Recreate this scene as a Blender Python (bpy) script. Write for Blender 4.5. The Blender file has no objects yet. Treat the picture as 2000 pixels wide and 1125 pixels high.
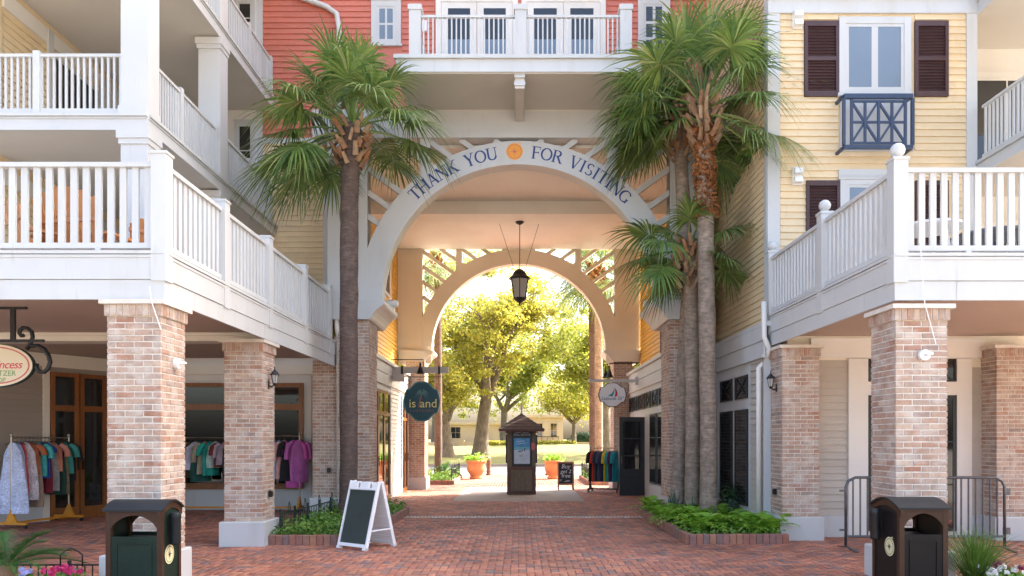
import bpy, math, random
import numpy as np
from mathutils import Vector, Matrix
R = random.Random(7)
rad = math.radians
SC = bpy.context.scene
COL = SC.collection
# ------------------------------------------------------------------ camera
F_PX, VX, VY, EYE = 1440.0, 1013.0, 856.0, 1.65      # focal length, vanishing point (photo pixels), eye height
cam_d = bpy.data.cameras.new('camera')
cam = bpy.data.objects.new('camera', cam_d); COL.objects.link(cam)
cam.location = (0, 0, EYE); cam.rotation_euler = (rad(90), 0, 0)
cam_d.sensor_fit = 'HORIZONTAL'; cam_d.sensor_width = 36
cam_d.lens = 36 * F_PX / 2000
cam_d.shift_x = (1000 - VX) / 2000; cam_d.shift_y = (VY - 562.5) / 2000
cam_d.clip_start = .05; cam_d.clip_end = 2000
SC.camera = cam
# ------------------------------------------------------------------ sky, sun, exposure
SUN_EL, SUN_AZ = rad(42), rad(58)                    # azimuth from +Y towards +X
w = bpy.data.worlds.new('World'); SC.world = w; w.use_nodes = True
nt = w.node_tree
sky = nt.nodes.new('ShaderNodeTexSky'); sky.sky_type = 'NISHITA'; sky.sun_disc = False
sky.sun_elevation = SUN_EL; sky.sun_rotation = SUN_AZ
sky.air_density = 1.0; sky.dust_density = 6.0; sky.ozone_density = 1.0
bgn = nt.nodes['Background']; bgn.inputs[1].default_value = .15
nt.links.new(sky.outputs[0], bgn.inputs[0])
sun_d = bpy.data.lights.new('sun', 'SUN'); sun_d.energy = 3.4; sun_d.angle = rad(.5); sun_d.color = (1, .93, .82)
sun = bpy.data.objects.new('sun', sun_d); COL.objects.link(sun)
tosun = Vector((math.sin(SUN_AZ) * math.cos(SUN_EL), math.cos(SUN_AZ) * math.cos(SUN_EL), math.sin(SUN_EL)))
sun.rotation_euler = tosun.to_track_quat('Z', 'Y').to_euler(); sun.location = (20, 20, 40)
VS = SC.view_settings
VS.view_transform = 'Standard'; VS.look = 'None'; VS.gamma = 1; VS.use_curve_mapping = False
VS.exposure = 2.5
# ------------------------------------------------------------------ helpers
def SX(px, d): return (px - VX) * d / F_PX           # photo pixel -> metres at distance d
def SZ(py, d): return EYE - (py - VY) * d / F_PX
ORG = {}
def tag(o, label=None, cat=None, group=None, kind=None):
    if label: o['label'] = label
    if cat: o['category'] = cat
    if group: o['group'] = group
    if kind: o['kind'] = kind
    return o
def thing(name, label, cat, loc=(0, 0, 0), rz=0, group=None, local=False):
    o = bpy.data.objects.new(name, None); COL.objects.link(o)
    o.location = loc; o.rotation_euler = (0, 0, rz); o.empty_display_size = .1
    ORG[o] = Vector((0, 0, 0)) if local else Vector(loc)
    return tag(o, label, cat, group)
def link(name, me, parent=None, loc=None, rot=None, scale=None):
    o = bpy.data.objects.new(name, me); COL.objects.link(o)
    if parent is not None:
        o.parent = parent; ORG[o] = ORG[parent]
    else: ORG[o] = Vector((0, 0, 0))
    if loc is not None: o.location = Vector(loc) - (ORG[parent] if parent is not None else Vector((0, 0, 0)))
    if rot is not None: o.rotation_euler = rot if hasattr(rot, '__len__') else (0, 0, rot)
    if scale is not None: o.scale = scale
    return o
class Frame:                                          # a wall face: u along it, n out of it, z up
    def __init__(s, o, u, n): s.o, s.u, s.n = Vector(o), Vector(u), Vector(n)
    def p(s, u, n, z): return s.o + s.u * u + s.n * n + Vector((0, 0, z))
    def rz(s): return math.atan2(s.u.y, s.u.x)
    def flip(s): return s.u.cross(s.n).z < 0
def front(y): return Frame((0, y, 0), (1, 0, 0), (0, -1, 0))
def faceR(x): return Frame((x, 0, 0), (0, 1, 0), (1, 0, 0))
def faceL(x): return Frame((x, 0, 0), (0, 1, 0), (-1, 0, 0))
W = Frame((0, 0, 0), (1, 0, 0), (0, 1, 0))
class MB:
    def __init__(s): s.v = []; s.f = []
    def add(s, vs, fs):
        b = len(s.v); s.v += [tuple(v) for v in vs]; s.f += [tuple(i + b for i in f) for f in fs]; return s
    def fbox(s, F, u0, u1, n0, n1, z0, z1):
        vs = [F.p(u, n, z) for z in (z0, z1) for u, n in ((u0, n0), (u1, n0), (u1, n1), (u0, n1))]
        fs = [(3, 2, 1, 0), (4, 5, 6, 7), (0, 1, 5, 4), (1, 2, 6, 5), (2, 3, 7, 6), (3, 0, 4, 7)]
        if F.flip(): fs = [f[::-1] for f in fs]
        return s.add(vs, fs)
    def box(s, x0, x1, y0, y1, z0, z1): return s.fbox(W, x0, x1, y0, y1, z0, z1)
    def bar(s, a, b, wd, ht, up=(0, 0, 1)):           # a straight bar of rectangular section
        a, b = Vector(a), Vector(b); d = (b - a).normalized(); up = Vector(up)
        sd = d.cross(up)
        if sd.length < 1e-4: sd = d.cross(Vector((1, 0, 0)))
        sd.normalize(); u2 = sd.cross(d)
        o = [sd * (i * wd / 2) + u2 * (j * ht / 2) for i, j in ((-1, -1), (1, -1), (1, 1), (-1, 1))]
        return s.add([a + k for k in o] + [b + k for k in o],
                     [(3, 2, 1, 0), (4, 5, 6, 7), (0, 1, 5, 4), (1, 2, 6, 5), (2, 3, 7, 6), (3, 0, 4, 7)])
    def tube(s, pts, rr, n=8, cap=True):
        pts = [Vector(p) for p in pts]; k = len(pts)
        if not hasattr(rr, '__len__'): rr = [rr] * k
        ref = None; b = len(s.v)
        for i, p in enumerate(pts):
            t = (pts[min(i + 1, k - 1)] - pts[max(i - 1, 0)]).normalized()
            if ref is None:
                ref = t.cross(Vector((0, 0, 1)))
                if ref.length < .1: ref = t.cross(Vector((1, 0, 0)))
            ref = (ref - t * ref.dot(t)).normalized(); q = t.cross(ref)
            for j in range(n):
                a = 2 * math.pi * j / n
                s.v.append(tuple(p + (ref * math.cos(a) + q * math.sin(a)) * rr[i]))
        for i in range(k - 1):
            for j in range(n):
                j2 = (j + 1) % n
                s.f.append((b + i * n + j, b + i * n + j2, b + (i + 1) * n + j2, b + (i + 1) * n + j))
        if cap:
            s.f.append(tuple(b + j for j in range(n))[::-1]); s.f.append(tuple(b + (k - 1) * n + j for j in range(n)))
        return s
    def lathe(s, c, prof, n=16):                      # profile of (radius, z)
        c = Vector(c); b = len(s.v); k = len(prof)
        for r, z in prof:
            for j in range(n):
                a = 2 * math.pi * j / n; s.v.append((c.x + r * math.cos(a), c.y + r * math.sin(a), c.z + z))
        for i in range(k - 1):
            for j in range(n):
                j2 = (j + 1) % n
                s.f.append((b + i * n + j, b + i * n + j2, b + (i + 1) * n + j2, b + (i + 1) * n + j))
        s.f.append(tuple(b + j for j in range(n))[::-1]); s.f.append(tuple(b + (k - 1) * n + j for j in range(n)))
        return s
    def prism(s, F, poly, n0, n1):                    # polygon of (u, z) given thickness n0..n1
        k = len(poly)
        vs = [F.p(u, n0, z) for u, z in poly] + [F.p(u, n1, z) for u, z in poly]
        fs = [tuple(range(k)), tuple(range(2 * k - 1, k - 1, -1))]
        fs += [(i, k + i, k + (i + 1) % k, (i + 1) % k) for i in range(k)]
        return s.add(vs, fs)
    def strip(s, F, A, B, n0, n1):                    # band between two polylines of (u, z), with thickness
        k = len(A)
        vs = [F.p(u, n, z) for n in (n0, n1) for L in (A, B) for u, z in L]
        fs = []
        for i in range(k - 1):
            a0, a1, b0, b1 = i, i + 1, k + i, k + i + 1
            fs += [(a0, a1, b1, b0), (2 * k + a0, 2 * k + b0, 2 * k + b1, 2 * k + a1),
                   (a0, 2 * k + a0, 2 * k + a1, a1), (b0, b1, 2 * k + b1, 2 * k + b0)]
        fs += [(0, k, 3 * k, 2 * k), (k - 1, 3 * k - 1, 4 * k - 1, 2 * k - 1)]
        return s.add(vs, fs)
    def mesh(s, name, mat, org=None, smooth=False):
        me = bpy.data.meshes.new(name)
        o = org or Vector((0, 0, 0))
        me.from_pydata([(a - o.x, b - o.y, c - o.z) for a, b, c in s.v], [], s.f)
        if mat: me.materials.append(mat)
        if smooth:
            for p in me.polygons: p.use_smooth = True
        me.update(); return me
    def build(s, name, mat, parent=None, smooth=False):
        o = ORG[parent] if parent is not None else None
        return link(name, s.mesh(name, mat, o, smooth), parent)
def fb(F, u0, u1, n0, n1, z0, z1): return MB().fbox(F, u0, u1, n0, n1, z0, z1)
def np_mesh(name, V, Q, mat):
    me = bpy.data.meshes.new(name); V = np.asarray(V, np.float32); Q = np.asarray(Q, np.int32)
    k = Q.shape[1]
    me.vertices.add(len(V)); me.vertices.foreach_set('co', V.ravel())
    me.loops.add(Q.size); me.loops.foreach_set('vertex_index', Q.ravel())
    me.polygons.add(len(Q)); me.polygons.foreach_set('loop_start', np.arange(0, Q.size, k, dtype=np.int32))
    if mat: me.materials.append(mat)
    me.update(calc_edges=True); return me
# ------------------------------------------------------------------ materials
def mat(name, col, rough=.6, ramp=None, var=0., noise=None, bump=None, metal=0., spec=.5, trans=0., extra=None, smooth_noise=False, dirt=None):
    m = bpy.data.materials.new(name); m.use_nodes = True; t = m.node_tree; N = t.nodes; L = t.links
    b = N['Principled BSDF']; b.inputs['Roughness'].default_value = rough; b.inputs['Metallic'].default_value = metal
    b.inputs['Specular IOR Level'].default_value = spec
    tc = N.new('ShaderNodeTexCoord'); geo = N.new('ShaderNodeNewGeometry'); oi = N.new('ShaderNodeObjectInfo')
    rgb = N.new('ShaderNodeRGB'); rgb.outputs[0].default_value = (*col, 1); c = rgb.outputs[0]
    if ramp or var:
        ad = N.new('ShaderNodeMath'); ad.operation = 'ADD'; L.new(oi.outputs['Random'], ad.inputs[0]); L.new(geo.outputs['Random Per Island'], ad.inputs[1])
        fr = N.new('ShaderNodeMath'); fr.operation = 'FRACT'; L.new(ad.outputs[0], fr.inputs[0]); rnd = fr.outputs[0]
    if ramp:
        cr = N.new('ShaderNodeValToRGB'); cr.color_ramp.interpolation = 'LINEAR'; L.new(rnd, cr.inputs[0])
        e = cr.color_ramp.elements
        while len(e) < len(ramp): e.new(.5)
        for i, k in enumerate(ramp):
            e[i].position = i / (len(ramp) - 1); e[i].color = (*k, 1)
        c = cr.outputs[0]
    def mul(c, fac_socket, lo, hi):
        mr = N.new('ShaderNodeMapRange'); L.new(fac_socket, mr.inputs[0]); mr.inputs[3].default_value = lo; mr.inputs[4].default_value = hi
        mx = N.new('ShaderNodeMix'); mx.data_type = 'RGBA'; mx.blend_type = 'MULTIPLY'; mx.inputs[0].default_value = 1
        L.new(c, mx.inputs[6]); L.new(mr.outputs[0], mx.inputs[7]); return mx.outputs[2]
    if var: c = mul(c, rnd, 1 - var, 1 + var)
    def pos(sc3=None):
        if sc3 is None: return geo.outputs['Position']
        mp = N.new('ShaderNodeMapping'); mp.inputs['Scale'].default_value = sc3; L.new(geo.outputs['Position'], mp.inputs[0]); return mp.outputs[0]
    for nz in (noise if isinstance(noise, list) else [noise] if noise else []):
        sc, amt = nz[0], nz[1]
        n = N.new('ShaderNodeTexNoise'); n.inputs['Scale'].default_value = sc; n.inputs['Detail'].default_value = 5
        L.new(pos(nz[2] if len(nz) > 2 else None), n.inputs['Vector'])
        mr = N.new('ShaderNodeMapRange'); mr.inputs[1].default_value = .3; mr.inputs[2].default_value = .7
        L.new(n.outputs[0], mr.inputs[0]); c = mul(c, mr.outputs[0], 1 - amt, 1 + amt)
    for dirt in (dirt if isinstance(dirt, list) else [dirt] if dirt else []):   # weather streaks, stains: (scale3, threshold, colour, amount)
        n = N.new('ShaderNodeTexNoise'); n.inputs['Scale'].default_value = 1; n.inputs['Detail'].default_value = 6
        L.new(pos(dirt[0]), n.inputs['Vector'])
        mr = N.new('ShaderNodeMapRange'); mr.inputs[1].default_value = dirt[1]; mr.inputs[2].default_value = dirt[1] + .2; mr.inputs[4].default_value = dirt[3]
        L.new(n.outputs[0], mr.inputs[0])
        mx = N.new('ShaderNodeMix'); mx.data_type = 'RGBA'; L.new(mr.outputs[0], mx.inputs[0]); L.new(c, mx.inputs[6]); mx.inputs[7].default_value = (*dirt[2], 1)
        c = mx.outputs[2]
    L.new(c, b.inputs['Base Color'])
    if bump:
        n = N.new('ShaderNodeTexNoise'); n.inputs['Scale'].default_value = bump[0]; n.inputs['Detail'].default_value = 6
        L.new(pos(bump[3] if len(bump) > 3 else None), n.inputs['Vector'])
        bp = N.new('ShaderNodeBump'); bp.inputs['Strength'].default_value = bump[1]; bp.inputs['Distance'].default_value = bump[2]
        L.new(n.outputs[0], bp.inputs['Height']); L.new(bp.outputs[0], b.inputs['Normal'])
    if trans:
        tr = N.new('ShaderNodeBsdfTranslucent'); L.new(c, tr.inputs[0]); ms = N.new('ShaderNodeMixShader'); ms.inputs[0].default_value = trans
        L.new(b.outputs[0], ms.inputs[1]); L.new(tr.outputs[0], ms.inputs[2]); L.new(ms.outputs[0], N['Material Output'].inputs[0])
    return m
M = {}
STREAK = ((1.5, 1.5, .25), .55, (.45, .42, .36), .45)
M['white'] = mat('white_paint', (.55, .555, .55), .45, var=.03, noise=(.7, .04), dirt=[((2.6, 2.6, .5), .56, (.44, .41, .35), .4), ((9, 9, 1.6), .62, (.36, .33, .28), .45)])
M['offwhite'] = mat('offwhite_paint', (.74, .71, .66), .5, noise=(.8, .05), dirt=((1.4, 1.4, .4), .57, (.5, .43, .33), .4))
M['beige'] = mat('beige_paint', (.78, .72, .60), .6, noise=(.8, .06))
M['beadboard'] = mat('beadboard_paint', (.82, .80, .73), .5, noise=(.6, .07), bump=(1, .5, .01, (40, .5, .5)))
M['soffit'] = mat('soffit_paint', (.60, .56, .50), .6, noise=(.8, .05))
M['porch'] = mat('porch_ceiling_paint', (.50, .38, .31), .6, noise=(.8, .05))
M['yellow'] = mat('yellow_siding_paint', (.74, .58, .36), .5, var=.035, noise=[(1.2, .05), (9, .03)], dirt=[((1.5, 1.5, .35), .58, (.60, .44, .22), .4), ((11, 11, 2.5), .64, (.42, .32, .18), .45)])
M['gold'] = mat('gold_siding_paint', (.72, .42, .07), .5, var=.03, noise=(1.2, .05))
M['coral'] = mat('coral_siding_paint', (.55, .165, .11), .5, var=.05, noise=[(1.2, .06), (9, .04)], dirt=((1.5, 1.5, .4), .58, (.62, .27, .19), .45))
M['grey'] = mat('putty_siding_paint', (.50, .45, .39), .55, var=.03, noise=(1.2, .06))
M['taupe'] = mat('taupe_siding_paint', (.34, .29, .24), .55, var=.03, noise=(1.2, .06))
M['brick'] = mat('washed_brick', (.4, .3, .2), .85, ramp=[(.40, .26, .19), (.46, .33, .25), (.31, .22, .18), (.50, .37, .28), (.39, .24, .17), (.42, .32, .26), (.36, .18, .115), (.45, .34, .27)],
                 noise=[(14, .16), (60, .12)], bump=(70, .5, .004), dirt=((5, 5, 7), .48, (.60, .54, .48), .65))
M['mortar'] = mat('mortar', (.70, .65, .58), .9, noise=(20, .1), bump=(120, .4, .003))
M['stone'] = mat('cast_stone', (.66, .60, .52), .8, noise=(8, .1), bump=(60, .3, .003))
M['paver'] = mat('clay_paver', (.3, .1, .07), .72, ramp=[(.40, .145, .088), (.46, .185, .11), (.34, .125, .085), (.49, .21, .12), (.26, .12, .095), (.42, .15, .088), (.17, .125, .12), (.44, .18, .11)],
                 noise=[(.55, .28), (2.6, .22), (40, .14)], bump=(90, .4, .003), dirt=[((1.1, 1.1, 1), .62, (.36, .23, .18), .3), ((4.5, 4.5, 1), .66, (.07, .05, .045), .6), ((22, 22, 1), .70, (.55, .48, .42), .5)])
M['sand'] = mat('paving_sand', (.17, .11, .085), .95, noise=(30, .2))
M['kerbbrick'] = mat('kerb_brick', (.3, .1, .07), .8, ramp=[(.33, .13, .085), (.25, .12, .10), (.37, .17, .10), (.18, .12, .11), (.30, .14, .11)], noise=[(18, .15), (4, .1)], bump=(80, .4, .003))
M['concrete'] = mat('concrete', (.30, .255, .22), .85, noise=[(2, .1), (25, .08)], bump=(60, .3, .003))
M['asphalt'] = mat('asphalt', (.16, .155, .15), .9, noise=[(.4, .15), (30, .15)])
M['wood'] = mat('amber_wood', (.27, .095, .022), .35, var=.1, noise=[(3, .2, (8, 8, .6)), (20, .1)])
M['teak'] = mat('patio_teak', (.42, .17, .055), .45, var=.15, noise=(5, .2))
M['darkwood'] = mat('dark_kiosk_wood', (.13, .058, .038), .6, var=.15, noise=[(4, .25, (6, 6, .7)), (25, .15)])
M['greywood'] = mat('weathered_wood', (.19, .14, .09), .75, var=.12, noise=[(5, .25, (8, 8, .6)), (30, .15)], bump=(1, .4, .004, (70, 70, 3)))
M['shingle'] = mat('kiosk_shingle', (.065, .045, .038), .8, ramp=[(.10, .068, .058), (.13, .09, .075), (.08, .054, .048)], noise=(9, .2))
M['black'] = mat('black_metal', (.012, .012, .013), .45, noise=(12, .2))
M['iron'] = mat('iron_fence_green', (.012, .028, .024), .5)
M['steel'] = mat('galvanised_steel', (.12, .125, .135), .45, metal=.6, noise=[(8, .2), (40, .1)])
M['chrome'] = mat('rack_steel', (.55, .5, .42), .3, metal=.9)
M['rack'] = mat('rack_orange', (.65, .27, .02), .45, noise=(6, .1))
M['shutter'] = mat('plum_shutter', (.062, .028, .028), .5, var=.08, noise=(5, .1))
M['navy'] = mat('navy_paint', (.026, .045, .095), .4, noise=(6, .12))
M['ink'] = mat('navy_lettering', (.012, .045, .20), .45)
M['orange'] = mat('orange_emblem', (.85, .36, .04), .5)
M['cream'] = mat('cream_decal', (.75, .68, .40), .5)
M['glass'] = mat('window_glass', (.012, .013, .015), .04, spec=.8, bump=(.8, .06, .02))
M['shopglass'] = mat('shop_glass', (.02, .02, .018), .03, spec=.9, bump=(.7, .08, .02))
M['blindglass'] = mat('glass_over_blind', (.16, .21, .27), .12, spec=.6, noise=(1, .06))
M['frost'] = mat('frosted_glass', (.62, .62, .58), .3, trans=.3)
M['greencan'] = mat('green_can_paint', (.008, .022, .015), .5, spec=.22, noise=[(4, .2), (40, .12)])
M['browncan'] = mat('brown_can_frame', (.050, .022, .012), .5, spec=.25, noise=[(4, .15), (40, .12)])
M['umbercan'] = mat('umber_can_paint', (.010, .008, .008), .5, spec=.2, noise=[(4, .2), (40, .12)])
M['lid'] = mat('can_lid', (.014, .018, .021), .5, spec=.25, noise=[(5, .15)])
M['board'] = mat('chalkboard_green', (.018, .03, .024), .6, noise=[(3, .15), (20, .1)])
M['chalkblack'] = mat('chalkboard_black', (.015, .018, .025), .6, noise=(6, .2))
M['plastic'] = mat('white_plastic', (.80, .80, .80), .35)
M['chalk'] = mat('chalk', (.72, .72, .75), .9)
M['teal'] = mat('teal_sign', (.008, .075, .10), .4, noise=(2, .08))
M['tealrim'] = mat('teal_sign_rim', (.075, .21, .21), .4)
M['signyellow'] = mat('pale_yellow_lettering', (.86, .76, .25), .5)
M['copper'] = mat('copper_lettering', (.30, .13, .11), .5)
M['signcream'] = mat('cream_sign', (.80, .68, .47), .5)
M['signpink'] = mat('rose_sign_line', (.62, .14, .13), .5)
M['signred'] = mat('raspberry_lettering', (.65, .03, .07), .5)
M['signgreen'] = mat('leaf_lettering', (.16, .36, .10), .5)
M['signwhite'] = mat('pale_sign', (.86, .85, .86), .5)
M['sailteal'] = mat('sail_teal', (.01, .30, .32), .5)
M['sailred'] = mat('sail_red', (.55, .02, .05), .5)
M['terracotta'] = mat('terracotta', (.56, .24, .115), .75, noise=[(3, .12), (15, .08)])
M['plaza'] = mat('plaza_paving', (.32, .28, .23), .85, noise=[(.5, .12), (6, .12)])
M['soil'] = mat('soil', (.055, .04, .028), .95, noise=(20, .2))
M['lawn'] = mat('lawn', (.20, .19, .05), .95, noise=[(.25, .3), (3, .2), (25, .2)])
M['mulch'] = mat('mulch', (.25, .15, .08), .95, noise=(6, .2))
M['trunk'] = mat('palm_trunk_bark', (.27, .205, .155), .9, noise=[(5, .2), (14, .22), (1, .25, (6, 6, 30))], bump=(1, .9, .02, (14, 14, 45)))
M['darktrunk'] = mat('dark_palm_trunk_bark', (.115, .078, .062), .9, noise=[(5, .2), (14, .22), (1, .25, (6, 6, 40))], bump=(1, .9, .02, (14, 14, 55)))
M['boot'] = mat('palm_boot', (.30, .17, .085), .85, ramp=[(.30, .17, .085), (.22, .12, .065), (.38, .25, .15), (.27, .11, .045)], noise=(14, .25))
M['husk'] = mat('palm_husk', (.30, .115, .035), .95, var=.35, noise=(20, .3))
FR = [(.105, .20, .045), (.17, .265, .06), (.06, .135, .035), (.27, .35, .09), (.10, .19, .06), (.38, .42, .16)]
M['frond'] = mat('palm_frond', (.06, .12, .03), .42, ramp=FR, noise=(3, .2), trans=.28)
M['deadfrond'] = mat('dry_frond', (.30, .21, .10), .7, ramp=[(.30, .21, .10), (.38, .28, .15), (.22, .15, .07)], trans=.2)
M['bark'] = mat('oak_bark', (.17, .135, .10), .95, noise=[(3, .2), (9, .3, (1, 1, .3))], bump=(1, .9, .05, (6, 6, 1.5)))
def leafmat(n, ramp, tr=.4, rough=.5): return mat(n, ramp[0], rough, ramp=ramp, trans=tr)
M['leaf1'] = leafmat('spring_oak_leaf', [(.46, .42, .05), (.36, .36, .05), (.55, .45, .07), (.26, .30, .045), (.44, .40, .09)], .55)
M['leaf2'] = leafmat('green_oak_leaf', [(.32, .35, .05), (.23, .29, .045), (.42, .40, .07), (.16, .22, .04)], .55)
M['ivy'] = leafmat('ground_cover_leaf', [(.11, .24, .03), (.17, .32, .04), (.07, .16, .025), (.24, .38, .06)], .3)
M['fern'] = leafmat('fern_leaf', [(.22, .44, .035), (.30, .52, .05), (.15, .34, .03), (.36, .56, .07)], .35)
M['dark'] = leafmat('dark_shrub_leaf', [(.018, .055, .016), (.03, .08, .02), (.012, .04, .012)], .2)
M['agave'] = leafmat('blue_green_blade', [(.04, .10, .065), (.055, .12, .07), (.03, .08, .05)], .15)
M['grass'] = leafmat('fountain_grass_blade', [(.07, .17, .02), (.11, .22, .03), (.045, .12, .015), (.18, .25, .06)], .3)
M['sago'] = leafmat('sago_leaf', [(.045, .14, .03), (.07, .18, .03), (.03, .11, .03)], .25)
M['petalpink'] = leafmat('magenta_petal', [(.62, .02, .14), (.70, .05, .22), (.45, .01, .06)], .3)
M['petallilac'] = leafmat('lilac_petal', [(.50, .46, .80), (.62, .60, .85), (.35, .33, .72)], .3)
M['petalwhite'] = leafmat('white_petal', [(.82, .80, .78), (.78, .74, .76), (.85, .85, .80)], .3)
M['petalplum'] = leafmat('plum_petal', [(.20, .01, .05), (.30, .02, .08), (.14, .01, .05)], .3)
M['tan'] = mat('tan_stucco', (.52, .38, .25), .85, noise=(.6, .08))
M['poster'] = None
# ------------------------------------------------------------------ ground, paving, road, lawn
def struct(o): o['kind'] = 'structure'; return o
struct(MB().box(-400, 400, -80, 33.58, -.5, -.06).build('ground', M['plaza']))
bed = struct(MB().box(-14, 12, 5.5, 33.59, -.055, -.012).build('brick_paving', M['sand']))
def paving():
    a = .1; nx, ny = 240, 272; x0, y0 = -12.6, 6.4
    cells = []
    ii, jj = np.meshgrid(np.arange(nx), np.arange(ny), indexing='ij')
    k = (ii - jj) % 4
    h = np.stack([ii[k == 0], jj[k == 0]], 1); v = np.stack([ii[k == 3], jj[k == 3]], 1)
    rng = np.random.default_rng(3); g = .0035
    def rects(c, w, d):
        X = x0 + c[:, 0] * a; Y = y0 + c[:, 1] * a
        return np.stack([X + g, X + w * a - g, Y + g, Y + d * a - g], 1)
    Rr = np.concatenate([rects(h, 2, 1), rects(v, 1, 2)])
    cx = (Rr[:, 0] + Rr[:, 1]) / 2; cy = (Rr[:, 2] + Rr[:, 3]) / 2
    keep = (np.abs(cx + .3) < .80 * cy + 1.2) & (cy > 7.6)
    pad = (np.abs(cx) < 1.78) & (cy > 19.32) & (cy < 24.7)
    keep &= ~pad
    keep &= ~((np.abs(cy - 15.5) < .11) & (cx > -2.6) & (cx < 2.75))
    vis = keep & (cy > 8.92) & (cx > -.69 * cy + 3.0) & (cx < .66 * cy - 2.5)
    near = np.where(vis)[0]; near = near[np.argsort(cy[near] + .0 * cx[near])][:300]
    rest = keep.copy(); rest[near] = False
    Q = Rr[rest]; n = len(Q); t = rng.normal(0, .0014, n); s = .004
    V = np.zeros((n, 8, 3), np.float32)
    V[:, 0] = np.stack([Q[:, 0], Q[:, 2], 0 * t - .02], 1); V[:, 1] = np.stack([Q[:, 1], Q[:, 2], 0 * t - .02], 1)
    V[:, 2] = np.stack([Q[:, 1], Q[:, 3], 0 * t - .02], 1); V[:, 3] = np.stack([Q[:, 0], Q[:, 3], 0 * t - .02], 1)
    for q, (sx, sy) in enumerate(((s, s), (-s, s), (-s, -s), (s, -s))):
        V[:, 4 + q, 0] = V[:, q, 0] + sx; V[:, 4 + q, 1] = V[:, q, 1] + sy; V[:, 4 + q, 2] = t + rng.normal(0, .0006, n)
    fq = np.array([[4, 5, 6, 7], [0, 1, 5, 4], [1, 2, 6, 5], [2, 3, 7, 6], [3, 0, 4, 7]])
    F = (np.arange(n)[:, None, None] * 8 + fq[None]).reshape(-1, 4)
    o = link('paver_field', np_mesh('paver_field', V.reshape(-1, 3), F, M['paver']), bed); o['kind'] = 'stuff'
    mb = MB(); l, d2 = .0965, .0465
    mb.add([(-l, -d2, -.02), (l, -d2, -.02), (l, d2, -.02), (-l, d2, -.02), (-l + s, -d2 + s, 0), (l - s, -d2 + s, 0), (l - s, d2 - s, 0), (-l + s, d2 - s, 0)], [tuple(f) for f in fq])
    me = mb.mesh('paver', M['paver'])
    for i in near:
        hz = (Rr[i, 1] - Rr[i, 0]) > .15
        link('paver', me, bed, (cx[i], cy[i], rng.normal(0, .0014)), 0 if hz else math.pi / 2)
paving()
struct(MB().box(-1.76, 1.76, 19.34, 24.68, -.03, .003).build('concrete_pad', M['concrete']))
drain = MB().box(-2.58, 2.72, 15.42, 15.58, -.03, .001)
dr = struct(drain.build('drain_channel', M['stone']))
mb = MB()
for i in range(70): mb.box(-2.54 + i * .075, -2.50 + i * .075, 15.47, 15.53, -.01, .005)
mb.build('drain_grate', M['steel'], dr)
struct(MB().box(-400, 400, 33.6, 36.4, -.06, -.002).build('sidewalk', M['concrete']))
struct(MB().box(-400, 400, 36.4, 36.6, -.2, .0).build('kerb', M['concrete']))
struct(MB().box(-400, 400, 36.6, 46.2, -.3, -.11).build('road', M['asphalt']))
struct(MB().box(-400, 400, 46.2, 46.45, -.3, .03).build('kerb', M['concrete']))
def lawn():
    ys = [46.45, 48, 50, 53, 57, 62, 70, 90, 160, 600]; zs = [.02, .12, .32, .58, .82, 1.02, 1.06, 1.0, .8, .5]
    xs = np.concatenate([np.linspace(-400, -30, 6), np.linspace(-24, 24, 25), np.linspace(30, 400, 6)])
    V = [(x, y, z + (.12 * math.sin(x * .35 + y * .1) if 47 < y < 90 else 0)) for y, z in zip(ys, zs) for x in xs]
    n = len(xs); Fc = [(j * n + i, j * n + i + 1, (j + 1) * n + i + 1, (j + 1) * n + i) for j in range(len(ys) - 1) for i in range(n - 1)]
    o = MB().add(V, Fc).build('lawn', M['lawn'], smooth=True); return struct(o)
lawn()
def lawn_z(x, y): return float(np.interp(y, [46.45, 48, 50, 53, 57, 62, 70, 90], [.02, .12, .32, .58, .82, 1.02, 1.06, 1.0]))
# ------------------------------------------------------------------ shared pieces
def unit_cube(name, m): return MB().box(-.5, .5, -.5, .5, -.5, .5).mesh(name, m)
CUBES = {}
def piece(name, m, F, parent, u0, u1, n0, n1, z0, z1):   # a box-shaped part that shares one mesh per material
    if m not in CUBES: CUBES[m] = unit_cube('block_' + m, M[m])
    c = F.p((u0 + u1) / 2, (n0 + n1) / 2, (z0 + z1) / 2)
    return link(name, CUBES[m], parent, c, F.rz(), (abs(u1 - u0), abs(n1 - n0), abs(z1 - z0)))
BOARD = {}
def board_mesh(m, e):
    if (m, e) not in BOARD:
        BOARD[(m, e)] = MB().add([(-.5, -.003, e), (.5, -.003, e), (.5, -.026, 0), (-.5, -.026, 0), (-.5, .004, 0), (.5, .004, 0)],
                                 [(3, 2, 1, 0), (4, 5, 2, 3)]).mesh('siding_board', M[m])
    return BOARD[(m, e)]
def siding(F, parent, m, u0, u1, z0, z1, e=.118, holes=()):
    """one object for each lapped board, cut at the openings"""
    z = z0
    while z < z1 - .03:
        segs = [(u0, u1)]
        for a, b, c, d in holes:
            if c < z + e * .5 < d:
                ns = []
                for s, t in segs:
                    if b <= s or a >= t: ns.append((s, t)); continue
                    if a - s > .03: ns.append((s, a))
                    if t - b > .03: ns.append((b, t))
                segs = ns
        cut = []
        for s, t in segs:                             # butt joints in the long boards
            if t - s > 1.6 and R.random() < .75:
                q = R.uniform(s + .4, t - .4); cut += [(s, q - .002), (q + .002, t)]
            else: cut.append((s, t))
        for s, t in cut:
            c = F.p((s + t) / 2, 0, z + R.uniform(-.0025, .0025))
            o = link('siding_board', board_mesh(m, e), parent, c, F.rz() + (math.pi if F.flip() is False else 0), (t - s, 1, 1))
        z += e
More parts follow.
